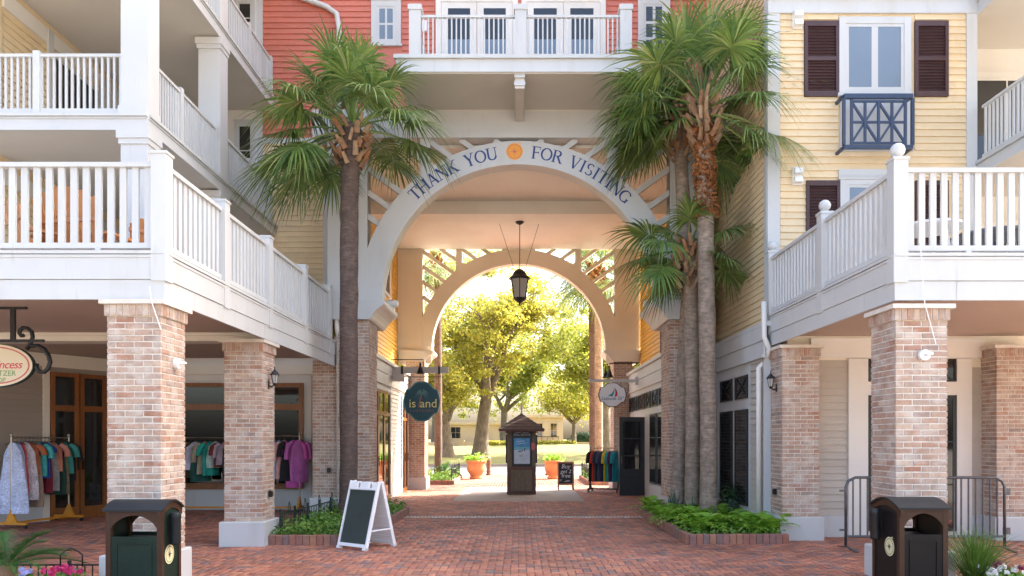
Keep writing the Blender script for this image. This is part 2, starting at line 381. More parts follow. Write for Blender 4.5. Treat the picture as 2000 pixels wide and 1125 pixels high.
def window(F, parent, u0, u1, z0, z1, cols=2, rows=2, frame='white', glass='glass', trim=.09, sash=.05, mun=.025, name='window', sill=True, heads=True):
    """casing with sash bars; every pane an object"""
    mb = MB()
    if trim:
        mb.fbox(F, u0 - trim, u0, 0, .045, z0 - trim * .5, z1 + trim); mb.fbox(F, u1, u1 + trim, 0, .045, z0 - trim * .5, z1 + trim)
        mb.fbox(F, u0, u1, 0, .043, z1, z1 + trim); mb.fbox(F, u0, u1, 0, .043, z0 - trim * .5, z0)
        if sill: mb.fbox(F, u0 - trim - .03, u1 + trim + .03, 0, .075, z0 - trim * .5 - .05, z0 - trim * .5)
        if heads: mb.fbox(F, u0 - trim - .02, u1 + trim + .02, 0, .06, z1 + trim, z1 + trim + .035)
    mb.fbox(F, u0, u0 + sash, 0, .034, z0, z1); mb.fbox(F, u1 - sash, u1, 0, .034, z0, z1)
    mb.fbox(F, u0 + sash, u1 - sash, 0, .033, z1 - sash, z1); mb.fbox(F, u0 + sash, u1 - sash, 0, .033, z0, z0 + sash)
    cw = (u1 - u0 - 2 * sash) / cols; rh = (z1 - z0 - 2 * sash) / rows
    for i in range(1, cols): mb.fbox(F, u0 + sash + i * cw - mun / 2, u0 + sash + i * cw + mun / 2, 0, .030, z0 + sash, z1 - sash)
    for j in range(1, rows): mb.fbox(F, u0 + sash, u1 - sash, 0, .028, z0 + sash + j * rh - mun / 2, z0 + sash + j * rh + mun / 2)
    wo = mb.build(name, M[frame], parent)
    for i in range(cols):
        for j in range(rows):
            piece('pane', glass, F, wo, u0 + sash + i * cw + .002, u0 + sash + (i + 1) * cw - .002, .018, .027, z0 + sash + j * rh + .002, z0 + sash + (j + 1) * rh - .002)
    return wo
def railing(F, parent, u0, u1, n, z0, z1, pitch, bw,  m='white', rail=.09, rh=.05, cap=True):
    """top and bottom rail and every baluster between u0 and u1"""
    piece('top_rail', m, F, parent, u0, u1, n - rail / 2, n + rail / 2, z1 - rh, z1)
    piece('bottom_rail', m, F, parent, u0, u1, n - rail * .4, n + rail * .4, z0, z0 + rh * 1.2)
    k = max(1, int(round((u1 - u0) / pitch))); p = (u1 - u0) / k
    for i in range(k):
        c = u0 + (i + .5) * p
        piece('baluster', m, F, parent, c - bw / 2, c + bw / 2, n - min(bw, .03) / 2, n + min(bw, .03) / 2, z0 + rh * 1.2, z1 - rh)
# ------------------------------------------------------------------ brickwork
BRK = {}
def brick_mesh(L, D, H, key):
    if key in BRK: return BRK[key]
    rr = random.Random(str(key)); j = lambda: rr.uniform(-.0022, .0022); b = .004
    vs = []
    for y, q in ((-D / 2, b), (D / 2, 0)):
        for x, z in ((-L / 2, -H / 2), (L / 2, -H / 2), (L / 2, H / 2), (-L / 2, H / 2)):
            vs.append((x + j() - math.copysign(q, x), y, z + j() - math.copysign(q, z)))
    k = [(v[0] + math.copysign(b, v[0]), -D / 2 + b, v[2] + math.copysign(b, v[2])) for v in vs[:4]]
    vs += k
    BRK[key] = MB().add(vs, [(0, 1, 2, 3), (0, 8, 9, 1), (1, 9, 10, 2), (2, 10, 11, 3), (3, 11, 8, 0), (8, 4, 5, 9), (9, 5, 6, 10), (10, 6, 7, 11), (11, 7, 4, 8)]).mesh('brick', M['brick'])
    return BRK[key]
def course(L, k, start_half):
    """(centre, length) of the bricks of one course along a face of length L"""
    g = .013; n = max(1, round(L / .2)); full = (L - (n - 1) * g) / n; half = (full - g) / 2
    out = []; x = 0
    if start_half:
        out.append((half / 2, half)); x = half + g
        for i in range(n - 1): out.append((x + full / 2, full)); x += full + g
        out.append((x + half / 2, half))
    else:
        for i in range(n): out.append((x + full / 2, full)); x += full + g
    return out
def brick_faces(parent, faces, z0, z1, hid, e=.0687):
    """faces: (Frame, u0, u1); singly built bricks on faces, joined ones on hid"""
    n = int(round((z1 - z0) / e)); e = (z1 - z0) / n; H = e - .0125
    for F, u0, u1 in faces:
        for k in range(n):
            for c, l in course(u1 - u0, k, k % 2):
                var = R.randrange(3)
                me = brick_mesh(round(l, 3), .03, H, (round(l, 3), round(H, 4), var))
                u = u0 + c
                link('brick', me, parent, F.p(u, .0 + R.uniform(-.002, .002), z0 + (k + .5) * e), F.rz() + (0 if F.flip() else math.pi), (1, 1, 1))
    if hid:
        mb = MB()
        for F, u0, u1 in hid:
            for k in range(n):
                for c, l in course(u1 - u0, k, k % 2):
                    j = R.uniform(-.002, .002)
                    mb.fbox(F, u0 + c - l / 2, u0 + c + l / 2, -.015, .015 + j, z0 + k * e + .0055, z0 + (k + 1) * e - .0055)
        o = mb.build('brickwork', M['brick'], parent); o['kind'] = 'stuff'
def column(label, x0, x1, y0, y1, inner, group='brick columns of the two arcades', ztop=3.16):
    t = thing('brick_column', label, 'column', ((x0 + x1) / 2, (y0 + y1) / 2, 0), group=group)
    fr, bk, rt, lf = front(y0 + .015), Frame((0, y1 - .015, 0), (1, 0, 0), (0, 1, 0)), faceR(x1 - .015), faceL(x0 + .015)
    MB().box(x0 + .008, x1 - .008, y0 + .008, y1 - .008, .3, ztop - .04).build('core', M['mortar'], t)
    pl = MB(); o = .055
    a, b, c, d = x0 - o, x1 + o, y0 - o, y1 + o; s = .012
    pl.add([(a, c, 0), (b, c, 0), (b, d, 0), (a, d, 0), (a, c, .365), (b, c, .365), (b, d, .365), (a, d, .365), (a + s, c + s, .378), (b - s, c + s, .378), (b - s, d - s, .378), (a + s, d - s, .378)],
           [(3, 2, 1, 0), (0, 1, 5, 4), (1, 2, 6, 5), (2, 3, 7, 6), (3, 0, 4, 7), (4, 5, 9, 8), (5, 6, 10, 9), (6, 7, 11, 10), (7, 4, 8, 11), (8, 9, 10, 11)])
    pl.build('plinth', M['white'], t)
    zb, zs = .378, ztop - .18
    vis = [(fr, x0, x1), (rt if inner > 0 else lf, y0 + .042, y1)]
    hid = [(bk, x0, x1), (lf if inner > 0 else rt, y0 + .042, y1)]
    brick_faces(t, vis, zb, zs, hid)
    p = .025                                          # soldier course, a little proud
    fr2, rt2, lf2 = front(y0 - p + .015), faceR(x1 + p - .015), faceL(x0 - p + .015)
    MB().box(x0 - p + .01, x1 + p - .01, y0 - p + .01, y1 + p - .01, zs, ztop - .05).build('soldier_bed', M['mortar'], t)
    sides = [(fr2, x0 - p, x1 + p), (rt2 if inner > 0 else lf2, y0 - p + .04, y1 + p)]
    for F, u0, u1 in sides:
        n = round((u1 - u0) / .069); q = (u1 - u0) / n
        for i in range(n):
            me = brick_mesh(round(q - .011, 3), .03, .128, ('s', round(q, 3), R.randrange(3)))
            link('soldier_brick', me, t, F.p(u0 + (i + .5) * q, 0, zs + .066), F.rz() + (0 if F.flip() else math.pi))
    MB().box(x0 - .06, x1 + .06, y0 - .06, y1 + .06, ztop - .05, ztop).build('cap', M['stone'], t)
    return t
def pier(label, x0, x1, y0, y1, z1, plinth=.4, name='brick_pier', group='brick piers of the passage'):
    """small in the picture: brickwork joined"""
    t = thing(name, label, 'pier', ((x0 + x1) / 2, (y0 + y1) / 2, 0), group=group)
    MB().box(x0 + .008, x1 - .008, y0 + .008, y1 - .008, .0, z1 - .002).build('core', M['mortar'], t)
    if plinth: MB().box(x0 - .05, x1 + .05, y0 - .05, y1 + .05, 0, plinth).build('plinth', M['white'], t)
    fr, bk, rt, lf = front(y0 + .015), Frame((0, y1 - .015, 0), (1, 0, 0), (0, 1, 0)), faceR(x1 - .015), faceL(x0 + .015)
    brick_faces(t, [], plinth, z1, [(fr, x0, x1), (bk, x0, x1), (rt, y0 + .03, y1 - .03), (lf, y0 + .03, y1 - .03)])
    return t
column('pinkish brick column beside the green trash can', -4.49, -3.90, 8.04, 8.62, 1)
column('pinkish brick column with a black lantern, beside the ivy bed', -4.50, -3.92, 11.26, 11.84, 1)
column('pale brick column behind the umber trash can', 4.255, 4.84, 8.32, 8.90, -1)
column('pale brick column with a black lantern, beside the fern bed', 4.27, 4.87, 11.94, 12.48, -1)
column('pale brick column at the end of the steel barricade', 7.74, 8.34, 11.94, 12.48, -1)
pier('brick pier behind the lone dark palm trunk', -3.77, -3.13, 15.4, 16.3, 4.12)
pier('brick pier behind the cluster of three palm trunks', 3.15, 3.79, 15.4, 16.3, 4.12)
pier('narrow brick pier under the end of the white terrace, beside the downpipe', -4.36, -3.86, 15.6, 16.3, 3.3)
pier('brick pier beyond the teal hanging sign', -3.62, -3.02, 23.7, 24.6, 4.12)
pier('brick pier beyond the pale hanging sign', 3.06, 3.66, 23.7, 24.6, 4.12)
# ------------------------------------------------------------------ archways
AC = 4.52
def arc_pts(r, a0, a1, n=48, cx=0, cz=AC): return [(cx + r * math.cos(rad(a0 + (a1 - a0) * i / n)), cz + r * math.sin(rad(a0 + (a1 - a0) * i / n))) for i in range(n + 1)]
def archway(label, Y, m, ri=2.855, ro=3.345, ztop=7.92, thick=.36, corb=None):
    t = thing('archway', label, 'archway', (0, Y, 0), group=None)
    F = front(Y)
    MB().strip(F, arc_pts(ri, 0, 180), arc_pts(ro, 0, 180), -thick, .0).build('arch_ring', M[m], t)
    for s in (-1, 1):
        a, b = sorted((s * 3.16, s * 4.0))
        piece('side_panel', m, F, t, a, b, -thick + .02, -.02, AC, ztop)
        a, b = sorted((s * 3.16, s * 3.36))
        piece('jamb_board', m, F, t, a, b, -thick - .01, .012, AC, ztop)
        a, b = sorted((s * 1.86, s * 2.06))
        zc = AC + math.sqrt(ro * ro - 1.96 ** 2) - .06
        piece('upright', m, F, t, a, b, -thick + .05, -.03, zc, ztop)
        # parallel slats in the open corner
        sl, th = .72, .055
        for k in range(-2, 9):
            z_at = AC + 1.30 + k * .50                # height at the jamb
            pts = []
            for q in range(0, 101):
                x = 3.17 - q * .032; z = z_at - sl * q * .032
                if z > ztop or x < .05: continue
                if math.hypot(x, z - AC) < ro - .03: break
                pts.append((s * x, z))
            if len(pts) < 5: continue
            (xa, za), (xb, zb2) = pts[0], pts[-1]
            MB().bar(F.p(xa, -.14, za), F.p(xb, -.14, zb2), .15, .11).build('slat', M[m], t)
    piece('head_beam', m, F, t, -4.3, 4.3, -thick, .03, ztop, ztop + .55)
    return t, F
arch, AF = archway('white archway with blue THANK YOU FOR VISITING lettering', 15.4, 'white')
farch, FF = archway('beige archway at the far end of the passage', 24.2, 'beige')
for t, y0, y1, m in ((arch, 15.28, 17.0, 'white'), (farch, 24.05, 25.2, 'offwhite')):
    for s in (-1, 1):
        prof = [(3.9, 4.12), (3.10, 4.12), (3.06, 4.16), (3.03, 4.22), (2.98, 4.29), (2.90, 4.36), (2.82, 4.41), (2.79, 4.44), (2.79, 4.52), (3.9, 4.52)]
        Fy = front(y0)
        MB().prism(Fy, [(s * u, z) for u, z in prof], 0, -(y1 - y0)).build('capital', M[m], t)
for s in (-1, 1): piece('capital_band', 'beige', FF, farch, s * 2.86, s * 4.0, .004, .03, 4.10, 4.54)
# ------------------------------------------------------------------ serif lettering (own stroke alphabet)
TK, TN = .15, .075
def g_seg(x0, y0, x1, y1, w): return [('s', x0, y0, x1, y1, w)]
def vs(x, y0=0, y1=1, w=TK, sf='both', sw=.17):
    o = g_seg(x, y0, x, y1, w)
    if sf in ('both', 'b'): o += g_seg(x - sw, y0 + .025, x + sw, y0 + .025, .05)
    if sf in ('both', 't'): o += g_seg(x - sw, y1 - .025, x + sw, y1 - .025, .05)
    return o
def arcg(cx, cy, rx, ry, a0, a1, wt=TK, wn=TN): return [('a', cx, cy, rx, ry, a0, a1, wt, wn)]
GL = {
 'T': (.80, vs(.40, sf='b') + g_seg(0, .965, .8, .965, .07) + g_seg(.025, .74, .025, 1, .05) + g_seg(.775, .74, .775, 1, .05)),
 'H': (.95, vs(.17) + vs(.78) + g_seg(.17, .5, .78, .5, TN)),
 'A': (.90, g_seg(.14, 0, .45, 1, TN) + g_seg(.45, 1, .76, 0, TK) + g_seg(.26, .34, .66, .34, TN) + g_seg(0, .025, .28, .025, .05) + g_seg(.62, .025, .92, .025, .05)),
 'N': (.98, vs(.16, w=TN) + vs(.82, w=TN, sf='t') + g_seg(.16, 1, .82, 0, TK)),
 'K': (.92, vs(.17) + g_seg(.20, .42, .70, .97, TN) + g_seg(.36, .56, .78, .02, TK) + g_seg(.58, .975, .88, .975, .05) + g_seg(.62, .025, .95, .025, .05)),
 'Y': (.88, vs(.44, 0, .45, sf='b') + g_seg(.44, .45, .14, .97, TK) + g_seg(.44, .45, .74, .97, TN) + g_seg(0, .975, .3, .975, .05) + g_seg(.6, .975, .88, .975, .05)),
 'O': (.95, arcg(.47, .5, .40, .46, 0, 360)),
 'U': (.92, vs(.17, .3, 1, sf='t') + vs(.76, .3, 1, w=TN, sf='t') + arcg(.465, .32, .295, .28, 180, 360)),
 'F': (.75, vs(.17) + g_seg(.1, .965, .70, .965, .07) + g_seg(.17, .52, .55, .52, TN) + g_seg(.68, .75, .68, 1, .05) + g_seg(.55, .42, .55, .62, .05)),
 'R': (.90, vs(.17) + arcg(.40, .755, .24, .215, -90, 90) + g_seg(.17, .97, .42, .97, .06) + g_seg(.17, .54, .42, .54, .06) + g_seg(.42, .54, .76, .03, TK) + g_seg(.64, .025, .92, .025, .05)),
 'V': (.90, g_seg(.14, .97, .45, 0, TK) + g_seg(.45, 0, .76, .97, TN) + g_seg(0, .975, .30, .975, .05) + g_seg(.60, .975, .9, .975, .05)),
 'I': (.45, vs(.22)),
 'S': (.70, arcg(.34, .735, .23, .225, 30, 250, .12, .07) + arcg(.34, .27, .25, .225, -150, 75, .12, .07)),
 'G': (.95, arcg(.48, .5, .40, .46, 40, 320) + vs(.78, .06, .42, sf='t', sw=.14)),
 ' ': (.55, []),
}
def glyph(mb, ch, place, lift):
    k = 0
    for st in GL[ch][1]:
        if st[0] == 's':
            _, x0, y0, x1, y1, w_ = st; d = math.hypot(x1 - x0, y1 - y0); nx, ny = -(y1 - y0) / d * w_ / 2, (x1 - x0) / d * w_ / 2
            q = [(x0 + nx, y0 + ny), (x0 - nx, y0 - ny), (x1 - nx, y1 - ny), (x1 + nx, y1 + ny)]
            mb.add([place(x, y, lift + k * .0006) for x, y in q], [(0, 1, 2, 3)])
        else:
            _, cx, cy, rx, ry, a0, a1, wt, wn = st; n = max(8, int(abs(a1 - a0) / 12)); A = []; B = []
            for i in range(n + 1):
                a = rad(a0 + (a1 - a0) * i / n); w_ = wn + (wt - wn) * abs(math.cos(a)); c, s_ = math.cos(a), math.sin(a)
                A.append((cx + (rx + w_ / 2) * c, cy + (ry + w_ / 2) * s_)); B.append((cx + (rx - w_ / 2) * c, cy + (ry - w_ / 2) * s_))
            mb.add([place(x, y, lift + k * .0006) for x, y in A + B], [(i, i + 1, n + 2 + i, n + 1 + i) for i in range(n)])
        k += 1
def arc_text(txt, a_start, a_end, rbase, cap):
    tot = sum(GL[c][0] + .12 for c in txt); x = 0
    for c in txt:
        wd = GL[c][0] + .12
        am = rad(a_start + (a_end - a_start) * (x + wd / 2) / tot)
        ex, ez = Vector((math.sin(am), -math.cos(am))), Vector((math.cos(am), math.sin(am)))
        def place(u, v, l, ex=ex, ez=ez):
            p = ez * (rbase + v * cap) + ex * ((u - GL[c][0] / 2) * cap); return AF.p(p.x, l, AC + p.y)
        if c != ' ':
            mb = MB(); glyph(mb, c, place, .004); mb.build('letter', M['ink'], arch)
        x += wd
arc_text('THANK YOU', 136.0, 98.2, 2.985, .26)
arc_text('FOR VISITING', 85.0, 42.2, 2.985, .26)
def compass(place, r, parent, m1, m2):
    """compass-rose emblem: disc, ring, star and a small hanging loop; place(u, v, lift)"""
    def disc(rr, l, n=28): return [place(rr * math.cos(2 * math.pi * i / n), rr * math.sin(2 * math.pi * i / n), l) for i in range(n)]
    e = MB().add(disc(r, .004), [tuple(range(28))]).build('emblem', M[m1], parent)
    mb = MB(); n = 28
    for ro_, ri_ in ((.84 * r, .78 * r),):
        mb.add([place(ro_ * math.cos(2 * math.pi * i / n), ro_ * math.sin(2 * math.pi * i / n), .006) for i in range(n)] + [place(ri_ * math.cos(2 * math.pi * i / n), ri_ * math.sin(2 * math.pi * i / n), .006) for i in range(n)],
               [(i, (i + 1) % n, n + (i + 1) % n, n + i) for i in range(n)])
    for i in range(8):
        a = math.pi / 4 * i; L_ = (.72 if i % 2 == 0 else .5) * r; w_ = .11 * r
        c, s_ = math.cos(a), math.sin(a)
        mb.add([place(L_ * c, L_ * s_, .006), place(w_ * math.cos(a + .8), w_ * math.sin(a + .8), .007), place(0, 0, .007)], [(0, 1, 2)])
    mb.build('rose', M[m2], e)
    a = [(place(1.02 * r * .55 + .22 * r * math.cos(t_), 1.02 * r * .86 + .22 * r * math.sin(t_), .005)) for t_ in [i * .7 for i in range(9)]]
    b = [(place(1.02 * r * .55 + .13 * r * math.cos(t_), 1.02 * r * .86 + .13 * r * math.sin(t_), .005)) for t_ in [i * .7 for i in range(9)]]
    MB().add(a + b, [(i, i + 1, 10 + i, 9 + i) for i in range(8)]).build('loop', M[m1], e)
cx_, cz_ = SX(1005, 15.4), SZ(296, 15.4)
compass(lambda u, v, l: AF.p(cx_ + u, l, cz_ + v), .175, arch, 'orange', 'signpink')
# ------------------------------------------------------------------ centre building over the passage
YC = 16.5
cb = thing('passage_building', 'coral sided building with a white balcony over the archway', 'building', (0, 20, 0))
body = MB()
body.box(-9.2, 7.9, YC, 24.15, 8.5, 18)                         # upper storeys
body.box(-9.2, -4.02, YC + .01, 24.14, 3.8, 8.5)                # left of the passage, upper
body.box(4.32, 7.9, YC + .01, 24.14, 3.8, 8.5)
body.box(-4.3, 4.3, 15.76, 24.15, 8.06, 8.5)
body.box(-9.2, 7.9, YC - .25, 24.4, 18, 18.4)                   # roof edge
body.build('wall', M['gold'], cb)
wl = fb(front(YC), -9.15, 7.85, .001, .004, 8.5, 17.9).build('coral_wall', M['coral'], cb)
FC = front(YC)
holesC = [(SX(725, YC), SX(786, YC), 8.6, 12), (SX(1246, YC), SX(1309, YC), 8.6, 12), (SX(848, YC), SX(1186, YC), 8.6, 12)]
siding(FC, wl, 'coral', -5.72, 4.28, 8.32, 12.0, .125, holesC)
yl = fb(FC, -5.72, -4.02, .001, .004, 3.8, 8.3).build('yellow_wall', M['yellow'], cb)
siding(FC, yl, 'yellow', -5.72, -4.05, 4.0, 8.28, .120)
piece('corner_board', 'white', FC, cb, -5.86, -5.72, .0, .04, 3.6, 12.2)
piece('band_board', 'white', FC, cb, -5.72, -4.02, .0, .03, 8.24, 8.36)
for a, b in ((-4.36, -4.02),): piece('bay_corner_board', 'white', FC, cb, a, b, .0, .06, 3.4, 8.5)
window(FC, cb, SX(737, YC), SX(772, YC), SZ(82, YC), SZ(14, YC), 2, 2, glass='blindglass', trim=.13, sash=.05, mun=.045)
window(FC, cb, SX(1257, YC), SX(1297, YC), SZ(112, YC), SZ(10, YC), 2, 3, glass='glass', trim=.13, sash=.05, mun=.06)
# the back wall behind the white balconies
bw = fb(front(16.48), -9.2, -5.86, .0, .03, 3.6, 12.2).build('porch_wall', M['offwhite'], cb)
for z0, z1 in ((SZ(58, 16.8), SZ(24, 16.8)), (SZ(330, 16.8), SZ(258, 16.8))):
    window(front(16.45), cb, -6.25, -5.95, z0 - .3, z1, 1, 2, glass='glass', trim=.08, sash=.03)
# balcony over the arch
YB, ZB = 13.82, 8.52
bal = thing('balcony', 'white balcony with square posts above the arch lettering', 'balcony', (0, YB, ZB))
MB().box(-2.30, 2.30, YB, YC - .02, 8.52, 8.80).build('deck', M['white'], bal)
MB().box(-2.29, 2.29, YB + .03, 15.37, 8.50, 8.53).build('soffit', M['soffit'], bal)
MB().box(-4.3, 4.3, 15.37, YC - .02, 8.47, 8.51).build('soffit', M['soffit'], bal)
piece('drip_edge', 'white', front(YB), bal, -2.34, 2.34, -.05, .05, 8.76, 8.83)
FB = front(YB + .12)
for x in (SX(811, 13.9), SX(1017, 13.9), SX(1222, 13.9)):
    MB().box(x - .11, x + .11, YB + .02, YB + .24, 8.8, 9.70).build('post', M['white'], bal)
    MB().box(x - .13, x + .13, YB, YB + .26, 9.70, 9.79).box(x - .11, x + .11, YB + .02, YB + .24, 9.79, 9.81).build('post_cap', M['white'], bal)
xs_ = [SX(811, 13.9), SX(1017, 13.9), SX(1222, 13.9)]
for i in (0, 1): railing(FB, bal, xs_[i] + .11, xs_[i + 1] - .11, 0, 8.84, 9.64, .088, .026, rail=.06, rh=.045)
for s in (0, 2):
    railing(faceL(xs_[s]), bal, YB + .25, YC - .05, 0, 8.84, 9.64, .1, .026, rail=.06, rh=.045)
MB().box(-.09 + .02, .09 + .02, YB + .09, 15.36, 8.25, 8.515).build('joist', M['soffit'], bal)
MB().box(-.105 + .02, .105 + .02, YB + .07, YB + .12, 8.30, 8.38).box(-.10 + .02, .10 + .02, YB + .05, YB + .14, 8.44, 8.50).build('joist_cap', M['white'], bal)
def french(u0, u1, z0, z1):
    mb = MB(); F = FC; mid = (u0 + u1) / 2
    mb.fbox(F, u0 - .12, u0, 0, .05, z0, z1 + .3); mb.fbox(F, u1, u1 + .12, 0, .05, z0, z1 + .3); mb.fbox(F, u0, u1, 0, .048, z1, z1 + .3)
    d = mb.build('french_door', M['offwhite'], cb)
    for a, b in ((u0, mid), (mid, u1)):
        m2 = MB(); s = .15
        m2.fbox(F, a + .005, a + s, .0, .03, z0, z1); m2.fbox(F, b - s, b - .005, 0, .03, z0, z1); m2.fbox(F, a + s, b - s, 0, .028, z1 - .14, z1); m2.fbox(F, a + s, b - s, 0, .028, z0, z0 + .16)
        m2.build('leaf', M['offwhite'], d)
        piece('pane', 'glass', F, d, a + s - .01, b - s + .01, .016, .022, z0 + 1.74, z1 - .13)
        piece('shade', 'blindglass', F, d, a + s - .01, b - s + .01, .016, .023, z0 + .15, z0 + 1.745)
for u0, u1 in ((SX(862, YC), SX(1001, YC)), (SX(1029, YC), SX(1172, YC))): french(u0, u1, 8.82, 11.40)
piece('wall_lamp_plate', 'plastic', FC, cb, SX(830, YC) - .05, SX(830, YC) + .05, .02, .09, SZ(64, YC), SZ(44, YC))
tag(fb(FC, SX(849, YC), SX(853, YC), .08, .12, 8.84, 9.5).build('folded_umbrella', M['navy']), 'slim dark folded umbrella leaning by the french doors', 'umbrella').location = (0, -.6, 0)
# a rain pipe running across the coral wall
dp = MB().tube([FC.p(SX(560, YC), .1, SZ(-22, YC)), FC.p(SX(585, YC), .1, SZ(-2, YC)), FC.p(SX(640, YC), .1, SZ(18, YC)), FC.p(SX(660, YC), .1, SZ(32, YC)), FC.p(SX(664, YC), .1, SZ(60, YC)), FC.p(SX(664, YC), .1, 3.5)], .06, 8)
tag(dp.build('downpipe', M['white'], smooth=True), 'white rain pipe bending down the coral wall behind the lone palm', 'downpipe')
# passage ceiling with a cross beam
ce = MB().box(-4.0, 4.0, 15.78, 24.18, 7.86, 7.93).build('ceiling', M['beadboard'], cb)
mb = MB()
for i in range(90): mb.box(-3.98 + i * .0885, -3.972 + i * .0885, 15.8, 19.3, 7.854, 7.8605).box(-3.98 + i * .0885, -3.972 + i * .0885, 20.2, 24.1, 7.854, 7.8605)
o = mb.build('beadboard_rib', M['beadboard'], ce); o['kind'] = 'stuff'
piece('cross_beam', 'beadboard', front(19.3), cb, -4.0, 4.0, -.9, 0, 7.52, 7.87)
piece('ceiling_moulding', 'beige', front(20.3), cb, -4.0, 4.0, -.05, 0, 7.80, 7.858)
piece('conduit', 'soffit', front(20.6), cb, -3.6, 3.6, -.03, 0, 7.80, 7.83)
# ------------------------------------------------------------------ shops on both sides of the passage
def xbars(F, parent, u0, u1, z0, z1, m='black'):
    piece('pane', 'glass', F, parent, u0, u1, .004, .012, z0, z1)
    mb = MB(); w_ = .022
    for a, b in (((u0, z0), (u1, z1)), ((u0, z1), (u1, z0))):
        mb.bar(F.p(a[0], .02, a[1]), F.p(b[0], .02, b[1]), .012, w_)
    for a, b, c, d in ((u0, u1, z0, z0 + .03), (u0, u1, z1 - .03, z1), (u0, u0 + .03, z0 + .03, z1 - .03), (u1 - .03, u1, z0 + .03, z1 - .03)): mb.fbox(F, a, b, .01, .03, c, d)
    mb.build('lattice', M[m], parent)
def cornice(F, parent, u0, u1, z0, z1, m='white', out=.12):
    h = (z1 - z0)
    piece('cornice_board', m, F, parent, u0, u1, 0, .03, z0, z0 + h * .42)
    piece('cornice_board', m, F, parent, u0, u1, 0, .05, z0 + h * .42 + .006, z0 + h * .86)
    piece('cornice_ledge', m, F, parent, u0, u1, -.45, out, z0 + h * .86 + .004, z1)
    piece('cornice_bead', m, F, parent, u0, u1, 0, .06, z0 - .05, z0)
def shutters(F, parent, u0, u1, z0, z1, m='shutter'):
    mb = MB(); s = .055
    mb.fbox(F, u0, u0 + s, 0, .05, z0, z1); mb.fbox(F, u1 - s, u1, 0, .05, z0, z1)
    for a, b in ((z0, z0 + .09), (z1 - .09, z1), ((z0 + z1) / 2 - .035, (z0 + z1) / 2 + .035)): mb.fbox(F, u0 + s, u1 - s, 0, .049, a, b)
    mb.fbox(F, u0 + s, u1 - s, 0, .012, z0 + .09, z1 - .09)
    sh = mb.build('shutter', M[m], parent)
    for lo, hi in ((z0 + .09, (z0 + z1) / 2 - .035), ((z0 + z1) / 2 + .035, z1 - .09)):
        n = max(2, int((hi - lo) / .052)); p = (hi - lo) / n
        for i in range(n):
            me = SLAT.setdefault('s', MB().add([(-.5, 0, 0), (.5, 0, 0), (.5, -.028, -.036), (-.5, -.028, -.036), (.5, -.020, -.040), (-.5, -.020, -.040)], [(0, 1, 2, 3), (3, 2, 4, 5)]).mesh('slat', M[m]))
            c = F.p((u0 + u1) / 2, .014, lo + (i + 1) * p - .004)
            link('slat', me, sh, c, F.rz() + (math.pi if F.flip() is False else 0), (u1 - u0 - 2 * s, 1, 1))
    return sh
SLAT = {}
# left shop: putty siding, amber doors
ls = thing('shop_building', 'shop with amber wood doors and putty siding behind the teal sign', 'building', (-6, 20, 0))
LX = -3.57; FLs = faceR(LX)
MB().box(-9.2, LX, 17.28, 24.2, 0, 3.62).box(-3.9, LX, 16.32, 17.29, 0, 3.62).build('wall', M['grey'], ls)
lw = MB().box(-9.1, -3.98, 16.55, 24.19, 3.62, 7.87).box(-4.01, -3.98, 15.77, 16.56, 3.62, 7.87).build('gold_wall', M['gold'], ls)
siding(faceR(-3.98), lw, 'gold', 15.8, 24.18, 3.75, 7.86, .125, [(18.6, 20.4, 3.85, 5.5), (20.4, 23.3, 5.9, 7.4)])
cornice(FLs, ls, 16.33, 24.15, 3.12, 3.72)
window(faceR(-3.98), ls, 18.9, 20.1, 3.95, 5.35, 2, 2, 'white', 'glass', trim=.1)
shutters(faceR(-3.98), ls, 18.45, 18.8, 3.9, 5.4); shutters(faceR(-3.98), ls, 20.2, 20.55, 3.9, 5.4)
window(faceR(-3.98), ls, 21.0, 22.6, 6.0, 7.3, 2, 2, 'white', 'glass', trim=.1); shutters(faceR(-3.98), ls, 20.6, 20.9, 5.95, 7.35)
siding(FLs, ls, 'grey', 20.42, 22.25, .42, 3.08, .118)
piece('base_board', 'white', FLs, ls, 20.42, 22.25, 0, .03, 0, .42)
def shopfront(F, parent, u0, u1, z1, n, zt=None, m='wood', base=.12):
    piece('casing', 'white', F, parent, u0 - .1, u0, 0, .05, .0, z1 + .1); piece('casing', 'white', F, parent, u1, u1 + .1, 0, .05, .0, z1 + .1)
    piece('casing', 'white', F, parent, u0, u1, 0, .048, z1, z1 + .1)
    zt = zt or z1 - .65; w_ = (u1 - u0) / n
    for i in range(n):
        a, b = u0 + i * w_, u0 + (i + 1) * w_; mb = MB(); s = .07
        mb.fbox(F, a, a + s, 0, .035, 0, z1); mb.fbox(F, b - s, b, 0, .035, 0, z1)
        for c, d in ((z1 - s, z1), (zt, zt + .09), (0, base)): mb.fbox(F, a + s, b - s, 0, .034, c, d)
        do = mb.build('glazed_door', M[m], parent)
        piece('pane', 'shopglass', F, do, a + s - .005, b - s + .005, .003, .012, base, zt); piece('pane', 'shopglass', F, do, a + s - .005, b - s + .005, .003, .012, zt + .09, z1 - s)
        MB().bar(F.p(b - .1, .06, .95), F.p(b - .1, .06, 1.2), .02, .02).build('handle', M['black'], do)
shopfront(FLs, ls, 17.0, 20.3, 2.90, 4); shopfront(FLs, ls, 22.4, 23.5, 2.85, 2)
